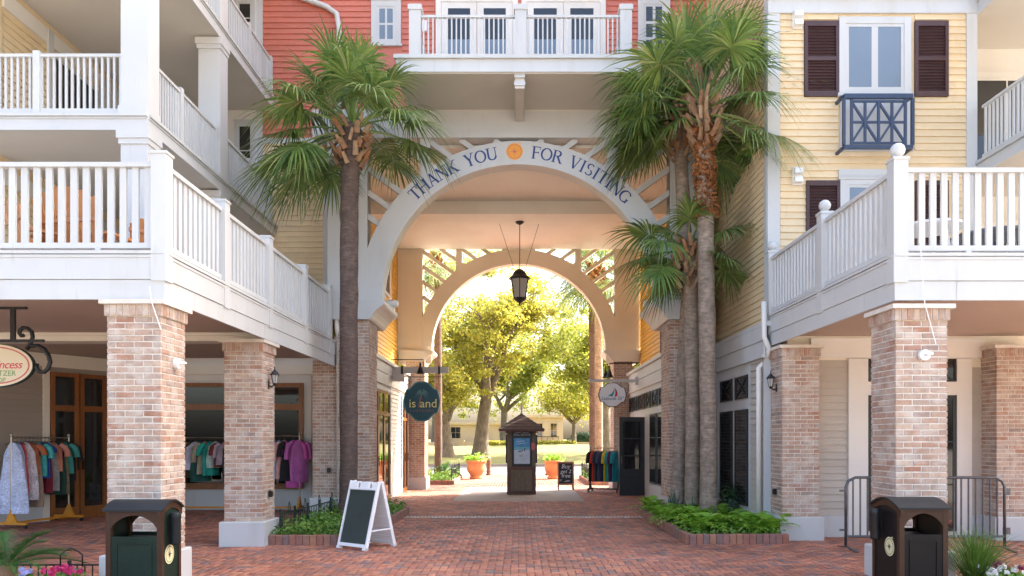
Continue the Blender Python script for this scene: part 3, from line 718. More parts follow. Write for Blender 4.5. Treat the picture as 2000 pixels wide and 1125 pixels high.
# arcade fronts of the left shop
LAY = 17.0; FLA = front(LAY)
MB().box(-9.6, -3.9, LAY, 17.3, 0, 3.5).build('arcade_wall', M['offwhite'], ls)
piece('base_board', 'white', FLA, ls, -8.0, -3.95, 0, .03, 0, .16)
piece('base_panel', 'white', FLA, ls, -8.0, -4.75, 0, .02, .165, .46)
for u0, u1 in ((-8.05, -6.45), (-6.12, -4.96)):
    mb = MB(); s = .09; z0, z1 = .48, 2.92
    for a, b, c, d in ((u0, u0 + s, z0, z1), (u1 - s, u1, z0, z1), (u0 + s, u1 - s, z1 - s, z1), (u0 + s, u1 - s, 2.30, 2.44), (u0 + s, u1 - s, z0, z0 + .14)): mb.fbox(FLA, a, b, 0, .07, c, d)
    wo = mb.build('display_window', M['wood'], ls)
    piece('pane', 'shopglass', FLA, wo, u0 + s, u1 - s, .004, .012, z0 + .14, 2.30); piece('pane', 'shopglass', FLA, wo, u0 + s, u1 - s, .004, .012, 2.44, z1 - s)
piece('trim_board', 'beige', FLA, ls, -8.1, -3.95, 0, .05, 3.12, 3.34)
piece('side_board', 'grey', FLA, ls, -4.78, -4.55, 0, .03, .16, 3.1)
# slanted wall with the double door
ang = math.atan2(1, .585); uu = Vector((math.cos(ang), math.sin(ang), 0)); nn = Vector((uu.y, -uu.x, 0))
FS = Frame((-9.39, 14.76, 0), uu, nn)
sw = fb(FS, -3.2, 2.75, -.25, 0, 0, 3.45).build('slanted_wall', M['taupe'], ls)
siding(FS, sw, 'taupe', -1.0, -.14, .36, 3.0, .12)
piece('base_board', 'white', FS, ls, -3.0, -.12, 0, .03, 0, .36); piece('trim_board', 'beige', FS, ls, -3.0, 2.7, 0, .05, 3.08, 3.34)
piece('casing', 'beige', FS, ls, -.14, -.02, 0, .05, 0, 3.08); piece('casing', 'beige', FS, ls, 1.16, 1.30, 0, .05, 0, 3.08)
for a, b in ((0, .56), (.58, 1.14)):
    mb = MB(); s = .085
    for q in ((a, a + s, 0, 2.98), (b - s, b, 0, 2.98), (a + s, b - s, 2.9, 2.98), (a + s, b - s, 2.20, 2.32), (a + s, b - s, 0, .24)): mb.fbox(FS, q[0], q[1], 0, .05, q[2], q[3])
    do = mb.build('entrance_door', M['wood'], ls)
    piece('pane', 'shopglass', FS, do, a + s, b - s, .004, .012, .24, 2.2); piece('pane', 'shopglass', FS, do, a + s, b - s, .004, .012, 2.32, 2.9)
    MB().bar(FS.p(b - .04 if a < .3 else a + .04, .08, 1.0), FS.p(b - .04 if a < .3 else a + .04, .08, 1.25), .025, .025).build('handle', M['black'], do)
brp = MB()
for k in range(42):
    for c, l in course(.62, k, k % 2): brp.fbox(FS, -1.75 + c - l / 2, -1.75 + c + l / 2, 0, .07 + R.uniform(-.002, .002), .38 + k * .065 + .005, .38 + (k + 1) * .065 - .005)
o = brp.build('brick_pilaster', M['brick'], ls); o['kind'] = 'stuff'
piece('pilaster_core', 'mortar', FS, ls, -1.74, -1.14, 0, .06, .36, 3.1)
# right shop: white glazing bars, black doors
rs = thing('shop_building', 'white glazed shop below golden siding, with black doors and lattice transoms', 'building', (6, 18, 0))
RX = 3.57; FRs = faceL(RX)
MB().box(RX, 9.0, 16.32, 24.2, 0, 3.62).build('wall', M['white'], rs)
rw = MB().box(4.0, 9.0, 16.55, 24.19, 3.62, 7.87).box(4.0, 4.05, 15.77, 16.56, 3.62, 7.87).build('gold_wall', M['gold'], rs)
siding(faceL(4.0), rw, 'gold', 15.8, 24.18, 3.75, 7.86, .125, [(18.3, 20.6, 3.85, 5.5)])
window(faceL(4.0), rs, 18.9, 20.1, 3.95, 5.35, 2, 2, 'white', 'glass', trim=.1)
shutters(faceL(4.0), rs, 18.4, 18.78, 3.9, 5.4); shutters(faceL(4.0), rs, 20.22, 20.6, 3.9, 5.4)
cornice(FRs, rs, 16.33, 24.15, 3.12, 3.72)
for i, (a, b) in enumerate(((17.0, 17.75), (17.95, 18.7), (18.9, 19.65), (19.85, 20.6), (20.8, 21.9), (22.1, 22.8), (23.0, 23.65))): xbars(FRs, rs, a, b, 2.48, 2.92)
for a, b in ((17.0, 17.8), (18.0, 18.85), (19.05, 19.95)):
    window(FRs, rs, a, b, .45, 2.3, 1, 3, 'black', 'glass', trim=0, sash=.05)
piece('base_panel', 'white', FRs, rs, 16.4, 20.1, 0, .03, 0, .36)
piece('doorway', 'glass', FRs, rs, 20.85, 21.75, .0, .01, 0.02, 2.25)
do = MB()                                                # open black door, at right angles to the wall
FD = front(20.78); a, b = 2.84, 3.54
for q in ((a, a + .1, .03, 2.25), (b - .1, b, .03, 2.25), (a + .1, b - .1, 2.12, 2.25), (a + .1, b - .1, 1.62, 1.66), (a + .1, b - .1, 1.14, 1.18), (a + .1, b - .1, .03, .78)): do.fbox(FD, q[0], q[1], -.045, 0, q[2], q[3])
do.fbox(FD, a + .18, b - .18, 0, .012, .18, .62)
dd = do.build('open_door', M['black'], rs)
for z0, z1 in ((.78, 1.14), (1.18, 1.62), (1.66, 2.12)): piece('pane', 'glass', FD, dd, a + .1, b - .1, -.03, -.018, z0, z1)
MB().bar(FD.p(a + .05, .05, .95), FD.p(a + .05, .05, 1.15), .02, .02).build('handle', M['steel'], dd)
# near part of the right shop (plane 4.15), under golden siding
NX = 4.15; FN = faceL(NX)
YR = 12.7
MB().box(NX, 9.0, 12.50, 16.34, 0, 3.2).build('near_wall', M['white'], rs)
cornice(FN, rs, 12.40, 15.7, 3.06, 3.62, out=.05)
siding(FN, rs, 'grey', 12.50, 13.14, .36, 3.0, .118); piece('base_board', 'white', FN, rs, 12.50, 13.14, 0, .03, 0, .36)
for a, b in ((13.32, 14.08), (14.28, 15.1)):
    xbars(FN, rs, a, b, 2.38, 2.80)
    window(FN, rs, a, b, .42, 2.18, 1, 3, 'black', 'glass', trim=0, sash=.04)
# ------------------------------------------------------------------ right house: golden siding, plum shutters
rh = thing('house', 'pale yellow sided house with plum shutters and a navy window balcony', 'building', (6, 14, 0))
SX0 = 4.30
MB().box(SX0, 7.86, YR, 16.6, 3.3, 18).box(SX0 - .2, 8.2, YR - .25, 16.6, 18, 18.4).box(7.86, 13, 13.9, 16.6, 0, 18).build('wall', M['yellow'], rh)
FRH, FRS = front(YR), faceL(SX0)
holes = [(SX(1636, YR), SX(1786, YR), SZ(296, YR), 9.5), (SX(1569, YR), SX(1638, YR), SZ(192, YR), SZ(42, YR)), (SX(1784, YR), SX(1851, YR), SZ(192, YR), SZ(42, YR)),
         (SX(1636, YR), SX(1790, YR), 3.7, SZ(332, YR)), (SX(1573, YR), SX(1640, YR), 3.75, SZ(353, YR)), (SX(1786, YR), SX(1851, YR), 3.75, SZ(353, YR))]
side = fb(FRS, YR + .01, 16.49, .001, .003, 3.62, 17.9).build('side_wall', M['yellow'], rh)
siding(FRS, side, 'yellow', YR + .16, 16.48, 3.64, 12.0, .118)
fw = fb(FRH, SX0 + .01, 7.85, .001, .003, 3.4, 17.9).build('front_wall', M['yellow'], rh)
siding(FRH, fw, 'yellow', SX0 + .20, 7.70, 3.66, 8.99, .118, holes)
piece('corner_board', 'white', FRH, rh, SX0 - .02, SX0 + .19, 0, .035, 3.0, 12); piece('corner_board', 'white', FRS, rh, YR, YR + .15, 0, .03, 3.4, 12)
piece('corner_board', 'white', FRH, rh, 7.70, 7.88, 0, .035, 3.4, 9.0)
piece('frieze_board', 'white', FRH, rh, SX0 - .02, 7.95, .0, .05, SZ(28, YR), 9.2); piece('frieze_moulding', 'white', FRH, rh, SX0 - .05, 8.0, 0, .12, 9.2, 9.28)
z0, z1 = SZ(178, YR), SZ(48, YR)
window(FRH, rh, SX(1650, YR), SX(1764, YR), z0, z1, 2, 1, 'white', 'blindglass', trim=.115, sash=.055, mun=.11, heads=False)
piece('apron', 'white', FRH, rh, SX(1640, YR), SX(1782, YR), 0, .03, SZ(296, YR), z0 - .1)
shutters(FRH, rh, SX(1570, YR), SX(1637, YR), SZ(190, YR), SZ(43, YR)); shutters(FRH, rh, SX(1785, YR), SX(1850, YR), SZ(190, YR), SZ(43, YR))
window(FRH, rh, SX(1652, YR), SX(1764, YR), 4.1, SZ(362, YR), 2, 1, 'white', 'blindglass', trim=.12, sash=.05, mun=.11)
piece('header', 'white', FRH, rh, SX(1636, YR), SX(1780, YR), 0, .06, SZ(352, YR), SZ(333, YR))
shutters(FRH, rh, SX(1573, YR), SX(1639, YR), 3.85, SZ(354, YR)); shutters(FRH, rh, SX(1786, YR), SX(1850, YR), 3.85, SZ(354, YR))
# navy window balcony
nb = MB(); YN = YR - .30; FNb = front(YN)
u0, u1, zb0, zb1 = SX(1648, YN), SX(1782, YN), SZ(291, YN), SZ(184, YN)
rail_o = nb
rail_o.fbox(FNb, u0, u1, -.03, .03, zb1 - .075, zb1); rail_o.fbox(FNb, u0, u1, -.03, .03, zb0, zb0 + .06)
for x in (u0, u1):
    rail_o.fbox(FNb, x - .02, x + .02, -.03, .03, zb0 + .06, zb1 - .075)
    rail_o.fbox(FNb, x - .02, x + .02, -.30, -.03, zb1 - .05, zb1); rail_o.fbox(FNb, x - .02, x + .02, -.30, -.03, zb0, zb0 + .05)
nbo = nb.build('window_balcony', M['navy'], rh)
pa, pb = u0 + .13, u1 - .12; pz0, pz1 = zb0 + .10, zb1 - .12
def nbar(a, b, w_=.035, dn=0): MB().bar(FNb.p(a[0], dn, a[1]), FNb.p(b[0], dn, b[1]), .03, w_, up=(0, 0, 1) if abs(a[0] - b[0]) > .01 else (1, 0, 0)).build('bar', M['navy'], nbo)
for x in (pa, pb): nbar((x, zb0 + .06), (x, zb1 - .075), .045, .002)
for z in (pz0, pz1, (pz0 + pz1) / 2): nbar((pa, z), (pb, z), .035, -.001)
q = (pb - pa) / 4
for i in (1, 2, 3): nbar((pa + i * q, pz0), (pa + i * q, pz1), .04, .004)
for i in (0, 2):
    nbar((pa + i * q, pz1), (pa + (i + 2) * q, pz0), .034, -.006); nbar((pa + i * q, pz0), (pa + (i + 2) * q, pz1), .034, -.009)
for zc in (SZ(40, YR), SZ(345, YR)):
    lm = MB(); uc = SX(1555, YR)
    lm.fbox(FRH, uc - .075, uc + .1, .018, .03, zc - .16, zc + .16); l_ = lm.build('lamp_plate', M['offwhite'], rh)
    for dz in (-.075, .075):
        MB().add([FRH.p(uc + a, n, zc + dz + z) for a, n, z in ((-.06, .03, -.05), (.08, .03, -.05), (.08, .03, .055), (-.06, .03, .055), (-.06, .13, -.05), (.08, .13, -.05), (.08, .11, .04), (-.06, .11, .04))],
                 [(0, 1, 5, 4), (4, 5, 6, 7), (7, 6, 2, 3), (0, 4, 7, 3), (1, 2, 6, 5)]).build('lamp_hood', M['plastic'], l_)
# arcade wall below the terrace
YA = 12.34; FA = front(YA)
MB().box(4.5, 13, YA, 12.6, 0, 3.45).build('arcade_wall', M['beige'], rh)
siding(FA, rh, 'grey', 4.87, SX(1655, YA), .36, 2.98, .118); piece('base_board', 'white', FA, rh, 4.87, SX(1655, YA), 0, .04, 0, .36)
siding(FA, rh, 'grey', SX(1895, YA), 7.75, .36, 2.80, .118); piece('base_board', 'white', FA, rh, SX(1895, YA), 7.75, 0, .04, 0, .36)
piece('trim_board', 'offwhite', FA, rh, 4.87, 7.75, 0, .06, 2.99, 3.32)
a, b = SX(1655, YA), SX(1895, YA); c, d = SX(1693, YA), SX(1866, YA)
for q in ((a, c, .0, 2.98), (d, b, .0, 2.98), (c, d, SZ(692, YA), 2.98), (c, d, SZ(772, YA), SZ(746, YA))): piece('door_surround', 'offwhite', FA, rh, q[0], q[1], 0, .05, q[2], q[3])
for u0, u1 in ((c, (c + d) / 2), ((c + d) / 2, d)):
    window(FA, rh, u0, u1, .1, SZ(772, YA), 1, 3, 'black', 'glass', trim=0, sash=.06, name='glazed_door')
    xbars(FA, rh, u0, u1, SZ(746, YA), SZ(692, YA))
# ------------------------------------------------------------------ white terraces above the arcades
def ballcap(x, y, z, r): return MB().lathe((x, y, z), [(r * .4, 0), (r * .42, .02)] + [(r * math.sin(math.pi * i / 9), .02 + r * .95 - r * math.cos(math.pi * i / 9)) for i in range(1, 10)], 16)
def terrace(label, s, xs, xe, y0, y1, posts, pitch, bw, zoff, ball, frontp):
    """s: +1 the open side faces +X; xs open side plane, xe closed end"""
    t = thing('terrace', label, 'terrace', (xs, y0, 3.16), group='white terraces over the arcades')
    lo, hi = min(xs, xe), max(xs, xe); zb = 3.165 + zoff
    Ff = front(y0); Fs = faceR(xs) if s > 0 else faceL(xs)
    MB().box(lo + .04, hi - .04, y0 + .04, y1, 3.42, 3.60 + zoff).build('deck', M['soffit'], t)
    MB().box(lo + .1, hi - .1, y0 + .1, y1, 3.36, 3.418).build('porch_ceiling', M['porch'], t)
    # two lapped fascia boards and a cap on each open side
    for F, u0, u1 in ((Ff, lo, hi), (Fs, y0 + .036, y1)):
        for n1, za_, zb_, off in ((0, zb, zb + .215, .7), (.012, zb + .22, zb + .49, 1.5)):     # boards butted end to end
            a_ = u0; q_ = u0 + off
            while a_ < u1 - .01:
                b_ = min(q_, u1); b_ = u1 if u1 - b_ < .5 else b_
                piece('fascia_board', 'white', F, t, a_, b_ - (.004 if b_ < u1 else 0), -.035, n1 + R.uniform(-.0015, .0015), za_, zb_); a_ = b_; q_ = b_ + 2.44
        piece('fascia_cap', 'white', F, t, u0, u1, -.1, .03, zb + .495, zb + .53); piece('fascia_bead', 'white', F, t, u0, u1, -.03, .022, zb + .455, zb + .48)
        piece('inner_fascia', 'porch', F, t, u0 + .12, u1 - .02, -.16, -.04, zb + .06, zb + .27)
    zr0, zr1 = zb + .565, zb + 1.505; w_ = .165
    def post(x, y, drop=.2, h=1.585):
        MB().box(x - w_ / 2, x + w_ / 2, y - w_ / 2, y + w_ / 2, zb + drop, zb + h).box(x - w_ / 2 + .02, x + w_ / 2 - .02, y - w_ / 2 + .02, y + w_ / 2 - .02, zb + drop - .03, zb + drop).build('post', M['white'], t)
        MB().box(x - w_ / 2 - .012, x + w_ / 2 + .012, y - w_ / 2 - .012, y + w_ / 2 + .012, zb + h, zb + h + .03).build('post_cap', M['white'], t)
        if ball: ballcap(x, y, zb + h + .03, .082).build('ball_finial', M['white'], t, True)
    xc = xs - s * .06
    post(xc, y0 + .06)
    for p in posts: post(xc, p)
    ps = [y0 + .06] + posts
    Fc = faceR(xc) if s > 0 else faceL(xc)
    for a, b in zip(ps[:-1], ps[1:]): railing(Fc, t, a + w_ / 2, b - w_ / 2, 0, zr0, zr1, pitch, bw)
    fu = sorted((xc - s * w_ / 2, frontp))
    railing(front(y0 + .06), t, fu[0], fu[1], 0, zr0, zr1, pitch, bw)
    for x in np.arange(fu[0] + .7, fu[1], 1.1): piece('rail_block', 'white', front(y0 + .06), t, x - .03, x + .03, -.03, .05, zb + .40, zr0)
    return t
terrace('white terrace with wooden patio chairs above the clothes shop', 1, -3.86, -9.6, 8.04, 15.72, [9.72, 11.45, 13.35, 15.1], .134, .072, 0, False, -8.6)
terrace('white terrace with ball finials above the steel barricade', -1, 4.25, 10.6, 8.33, 12.69, [10.38, 12.55], .128, .070, .045, True, 8.6)
ab = thing('arcade_beam', 'beige ceiling beam behind the clothes shop columns', 'beam', (-6, 11.6, 3.2))
MB().box(-9.6, -4.0, 11.9, 12.25, 3.22, 3.355).box(-9.6, -4.0, 11.85, 12.30, 3.30, 3.352).build('beam', M['beige'], ab)
# ------------------------------------------------------------------ left house with stacked white porches
lh = thing('house', 'yellow house with stacked white porches and square columns', 'building', (-8, 14, 0))
PX, PY = -5.42, 10.78
MB().box(-14, -8.3, 11.8, 24, 3.42, 18).box(-14, -5.2, 10.6, 24, 18, 18.4).box(-14, -9.2, 17.3, 24, 0, 3.42).build('wall', M['yellow'], lh)
Fi = faceR(-8.3)
for z0, z1 in ((3.62, 6.0), (6.42, 8.85)):
    piece('jamb_board', 'white', front(11.8), lh, -9.6, -8.3, 0, .04, z0, z1)
    siding(Fi, lh, 'yellow', 11.85, 12.95, z0, z1 - .25, .12)
    piece('casing', 'white', Fi, lh, 12.95, 13.1, 0, .05, z0, z1); piece('casing', 'white', Fi, lh, 14.6, 14.75, 0, .05, z0, z1)
    mb = fb(Fi, 13.1, 13.16, 0, .04, z0, z0 + 2.1).fbox(Fi, 14.54, 14.6, 0, .04, z0, z0 + 2.1).fbox(Fi, 13.16, 14.54, 0, .04, z0 + 2.02, z0 + 2.1)
    sd = mb.build('sliding_door', M['white'], lh); piece('pane', 'glass', Fi, sd, 13.16, 14.54, .005, .015, z0, z0 + 2.02)
    piece('plain_wall', 'offwhite', Fi, lh, 14.75, 16.84, 0, .03, z0, z1); piece('head_board', 'offwhite', Fi, lh, 11.85, 14.75, .0, .03, z1 - .26, z1)
for zt in (6.40, 9.18, 11.98):                            # floors: slab, soffit, fascia with mouldings
    zb = zt - .24
    MB().box(-14, PX - .05, PY + .05, 16.85, zb + .03, zt - .02).build('floor_slab', M['soffit'], lh)
    for F, u0, u1 in ((front(PY), -12, PX), (faceR(PX), PY + .03, 16.5)):
        piece('fascia_board', 'white', F, lh, u0, u1, -.03, 0, zb, zt - .05); piece('fascia_cap', 'white', F, lh, u0, u1, -.1, .04, zt - .046, zt); piece('fascia_bead', 'white', F, lh, u0, u1, -.02, .015, zt - .08, zt - .05)
for zt, zu in ((3.61, 6.16), (6.40, 8.94), (9.18, 11.74)):
    for y in (PY + .02, 13.42):
        x0, x1 = PX - .41, PX - .01
        MB().box(x0, x1, y, y + .34, zt, zu).build('square_column', M['white'], lh)
        MB().box(x0 - .05, x1 + .03, y - .04, y + .38, zu - .12, zu - .001).box(x0 - .025, x1 + .015, y - .02, y + .36, zu - .2, zu - .12).build('capital', M['white'], lh)
        MB().box(x0 - .03, x1 + .005, y - .025, y + .365, zt, zt + .12).build('column_base', M['white'], lh)
    if zt > 6:
        Fr, Fsd = front(PY + .12), faceR(PX - .12)
        railing(Fr, lh, -8.6, PX - .42, 0, zt + .06, zt + .92, .088, .032, rail=.07, rh=.045)
        piece('rail_post', 'white', Fr, lh, SX(64, PY) - .05, SX(64, PY) + .05, -.05, .05, zt, zt + .96)
        railing(Fsd, lh, PY + .37, 13.41, 0, zt + .06, zt + .92, .088, .032, rail=.07, rh=.045)
        railing(Fsd, lh, 13.77, 16.45, 0, zt + .06, zt + .92, .088, .032, rail=.07, rh=.045)
        for y in (12.05, 15.1, 16.42): piece('rail_post', 'white', Fsd, lh, y - .05, y + .05, -.05, .05, zt, zt + .97)
# right side porch of the yellow house (its railing comes towards the square)
PXR = 7.88
for zt in (6.40, 9.18):
    zb = zt - .24
    MB().box(PXR + .04, 13, 9.9, 13.9, zb + .03, zt - .02).build('porch_slab', M['soffit'], rh)
    F = faceL(PXR); piece('porch_fascia', 'white', F, rh, 9.9, YR - .04, -.03, 0, zb, zt - .05); piece('porch_cap', 'white', F, rh, 9.9, YR - .04, -.1, .04, zt - .046, zt)
F = faceL(PXR + .1)
railing(F, rh, 10.2, YR - .05, 0, 6.46, 7.36, .10, .034, rail=.07, rh=.045)
piece('porch_column', 'white', F, rh, 9.9, 10.2, -.35, .02, 6.4, 8.94)
Fq = front(13.88)
piece('porch_wall', 'offwhite', Fq, rh, 7.9, 13, .0, .02, 3.6, 9.0)
for z in (3.62, 6.42): window(Fq, rh, 8.25, 10.1, z + .08, z + 2.0, 2, 1, 'offwhite', 'glass', trim=.1, name='sliding_door')
# ------------------------------------------------------------------ foliage tools
def leaves(name, C, size, m, parent=None, nbias=None, asp=.55, seed=1):
    """rhombic leaves scattered at the points C"""
    rng = np.random.default_rng(seed); C = np.asarray(C, np.float64); n = len(C)
    nr = rng.normal(size=(n, 3)); nr /= np.linalg.norm(nr, axis=1)[:, None]
    if nbias is not None: nr += np.asarray(nbias); nr /= np.linalg.norm(nr, axis=1)[:, None]
    t = rng.normal(size=(n, 3)); t -= nr * (t * nr).sum(1)[:, None]; t /= np.linalg.norm(t, axis=1)[:, None]
    b = np.cross(nr, t); s = np.asarray(size) * rng.uniform(.65, 1.35, n)
    s = s[:, None]
    V = np.stack([C - t * s, C + b * s * asp + nr * s * .15, C + t * s, C - b * s * asp + nr * s * .15], 1).reshape(-1, 3)
    o = ORG[parent] if parent is not None else Vector((0, 0, 0))
    V = V - np.array(o)[None]
    return link(name, np_mesh(name, V, np.arange(n * 4).reshape(-1, 4), m), parent)
def blade(mb, pts, ws, side):
    """a strip along pts, widths ws"""
    b = len(mb.v); k = len(pts)
    for p, w_, s in zip(pts, ws, side if isinstance(side, list) else [side] * k):
        mb.v.append(tuple(p - s * w_)); mb.v.append(tuple(p + s * w_))
    for i in range(k - 1): mb.f.append((b + 2 * i, b + 2 * i + 1, b + 2 * i + 3, b + 2 * i + 2))
def frond(rr, az, el, Lp, Lf, nl=44, droop=1.0):
    """costapalmate fan leaf: arching stalk, split blades whose tips hang"""
    mb = MB(); d0 = Vector((math.cos(az) * math.cos(el), math.sin(az) * math.cos(el), math.sin(el)))
    pts = []; n = 6
    sag = .36 * droop * max(.15, math.cos(el))
    for i in range(n + 1):
        t = i / n; pts.append(d0 * (Lp * t) - Vector((0, 0, sag * Lp * t * t)))
    sd = d0.cross(Vector((0, 0, 1)))
    if sd.length < .05: sd = Vector((1, 0, 0))
    sd.normalize()
    mb.tube(pts, [.022 - .010 * i / n for i in range(n + 1)], 4, False)
    ax = (pts[-1] - pts[-2]).normalized(); nm = sd.cross(ax).normalized(); hub = pts[-1]
    roll = rr.uniform(-.5, .5); sd2 = sd * math.cos(roll) + nm * math.sin(roll); nm = sd2.cross(ax)
    for k in range(nl):
        f = (k + .5) / nl * 2 - 1; ph = f * rad(138) + rr.uniform(-.03, .03)
        cosr = .35 * max(0, math.cos(ph)) * Lf                       # blades leave along the midrib
        base = hub + ax * cosr * .5 - Vector((0, 0, .05 * cosr))
        dr_ = (ax * math.cos(ph) + sd2 * math.sin(ph) - nm * (-.22 + .28 * abs(f))).normalized()
        Ll = Lf * (.70 + .30 * math.cos(ph)) * rr.uniform(.9, 1.08)
        wd = (nm.cross(dr_)).normalized(); g = droop * rr.uniform(.45, 1.05) * (1.0 - .25 * abs(dr_.z))
        P = []; Wd = []
        for q, wq in ((0, .004), (.30, .017), (.55, .015), (.78, .009), (1.0, .0012)):
            P.append(base + dr_ * (Ll * q) - Vector((0, 0, g * Ll * max(0, q - .2) ** 2 * 1.05))); Wd.append(wq * (1.15))
        blade(mb, P, Wd, wd)
    return mb
def boots(t, rr, base, ax, r, z0, z1, n, m='boot', out=.10, ln=.22):
    me = MB().add([(-.045, 0, 0), (.045, 0, 0), (.03, .06, .0), (-.03, .06, .0), (-.03, .05, 1), (.03, .05, 1), (.022, .085, .97), (-.022, .085, .97)],
                  [(0, 1, 5, 4), (1, 2, 6, 5), (2, 3, 7, 6), (3, 0, 4, 7), (4, 5, 6, 7)]).mesh('leaf_base', M[m])
    for i in range(n):
        f = i / n; z = z0 + (z1 - z0) * f; a = i * 2.4 + rr.uniform(-.25, .25)
        c = base + ax * z + Vector((math.cos(a), math.sin(a), 0)) * (r * (.70 + .22 * math.sin(math.pi * f)))
        tilt = rr.uniform(.22, .5)
        rot = (Matrix.Rotation(a - math.pi / 2, 4, 'Z') @ Matrix.Rotation(rr.uniform(-.5, .5), 4, 'Y') @ Matrix.Rotation(-tilt, 4, 'X')).to_euler()
        s = rr.uniform(.8, 1.25)
        link('leaf_base', me, t, c, rot, (s, s, ln * rr.uniform(.7, 1.3)))
def palm(name, label, path, r0, r1, nf, Lp, Lf, bark, seed, boot=(0, .6), husk=None, elmin=-58, azs=None, nl=44, group=None, boot_m='boot', nboot=34, boot_r=1.35, skip=None, elmax=82, dead=0):
    """path: trunk centre line (world points)"""
    rr = random.Random(seed); p0 = Vector(path[0]); t = thing(name, label, 'palm tree', p0, group=group)
    # resample the trunk
    P = []; n = 30; seg = len(path) - 1
    for i in range(n + 1):
        f = i / n * seg; k = min(int(f), seg - 1); a = f - k
        P.append(Vector(path[k]).lerp(Vector(path[k + 1]), a) + Vector((rr.uniform(-.006, .006), rr.uniform(-.006, .006), 0)))
    MB().tube(P, [r0 + (r1 - r0) * min(1, i / n) + .05 * max(0, 1 - i * .45) + rr.uniform(-.005, .005) for i in range(n + 1)], 14).build('trunk', M[bark], t, True)
    top = P[-1]; ax = (P[-1] - P[-4]).normalized()
    if boot[1]: boots(t, rr, top, ax, r1 * boot_r, -boot[1], boot[0] + .05, nboot, boot_m)
    if husk:
        z0, z1 = husk; hp = []
        for i in range(1500):
            a = rr.uniform(0, 6.28); z = rr.uniform(z0, z1); q = r1 * rr.uniform(.95, 1.30 + .25 * math.sin(z * 9))
            hp.append(top + ax * z + Vector((math.cos(a) * q, math.sin(a) * q, 0)))
        o = leaves('husk', hp, .075, M['husk'], t, asp=.25, seed=seed); o['kind'] = 'stuff'
    for i in range(nf):
        f = (i + .5) / nf; el = rad(elmax - (elmax - elmin) * f ** .85) + rr.uniform(-.12, .12)
        az = (i * 2.39996 + rr.uniform(-.3, .3)) if azs is None else azs[i % len(azs)] + rr.uniform(-.25, .25)
        if skip and skip(az, el): continue
        lp = Lp * (.75 + .35 * math.sin(math.pi * min(1, f * 1.1))) * rr.uniform(.85, 1.1)
        mb = frond(rr, az, el, lp, Lf * rr.uniform(.85, 1.1), nl)
        me = mb.mesh('frond', M['deadfrond'] if i >= nf - dead else M['frond']); link('frond', me, t, top + ax * (boot[0] + .02) - Vector((0, 0, .25 * f)))
    return t
# left palm
d = 13.6; xb = SX(681, d)
palm('sabal_palm', 'lone fan palm with a dark trunk, by the ivy bed', [(xb + .0, d, .05), (xb, d, 3), (xb + .01, d, 5.6), (xb + .05, d, SZ(245, d))], .165, .165, 54, 1.15, .95, 'darktrunk', 5, boot=(0, .8), elmin=-22, boot_r=1.5, nboot=44,
     skip=lambda a, e: (math.cos(a) > .2 and e < rad(10)) or (abs(math.cos(a)) < .35 and e < rad(25)), dead=0)
d = 13.4
palm('sabal_palm', 'fan palm with shaggy orange husk over a ringed grey trunk', [(SX(1385, d), d, .05), (SX(1384, d), d, 2.0), (SX(1380, d), d, 4.2), (SX(1374, d), d, SZ(205, d))], .155, .145, 52, 1.22, .98, 'trunk', 11, boot=(0, .8), husk=(-2.05, -.4), elmin=-24, nboot=50, boot_r=1.5,
     skip=lambda a, e: (math.cos(a) < -.3 and e < rad(20)) or (abs(math.cos(a)) < .35 and e < rad(25)))
d = 14.6
palm('sabal_palm', 'tall fan palm hidden behind the shaggy palm, fronds over the lettering', [(SX(1322, d), d, .05), (SX(1330, d), d, 2.2), (SX(1343, d), d, 4.4), (SX(1334, d), d, 6.4), (SX(1326, d), d, SZ(225, d))], .135, .13, 20, .80, .85, 'trunk', 23, boot=(0, .9), elmin=-12, elmax=62, nboot=40, azs=[2.7, 3.3, 3.9, 3.05, 2.2, 3.6, 4.4, 3.15])
d = 14.0
palm('sabal_palm', 'short fan palm with spiky boots between the two taller palms', [(SX(1351, d), d, .05), (SX(1353, d), d, 2.0), (SX(1350, d), d, 3.8), (SX(1346, d), d, SZ(482, d))], .135, .135, 15, .80, .78, 'trunk', 31, boot=(0, .85), elmin=-12, elmax=68, nboot=52, boot_r=1.5)
# palms beyond the far arch
for lb, px, d, zt, sd, m in (('palm with a brown trunk beyond the far arch, above the fenced fern bed', 856, 28.6, 8.9, 41, 'darktrunk'), ('slim brown palm trunk beyond the far arch, one of a pair', 1158, 29.4, 8.6, 42, 'darktrunk'), ('stouter ringed palm trunk beyond the far arch, one of a pair', 1170, 28.2, 8.2, 43, 'trunk')):
    x = SX(px, d); palm('sabal_palm', lb, [(x, d, 0), (x, d, 4), (x - .05, d, zt)], .15, .14, 24, 1.0, 1.1, m, sd, boot=(0, 1.0), elmin=-55, nl=26, husk=(-1.0, 0))
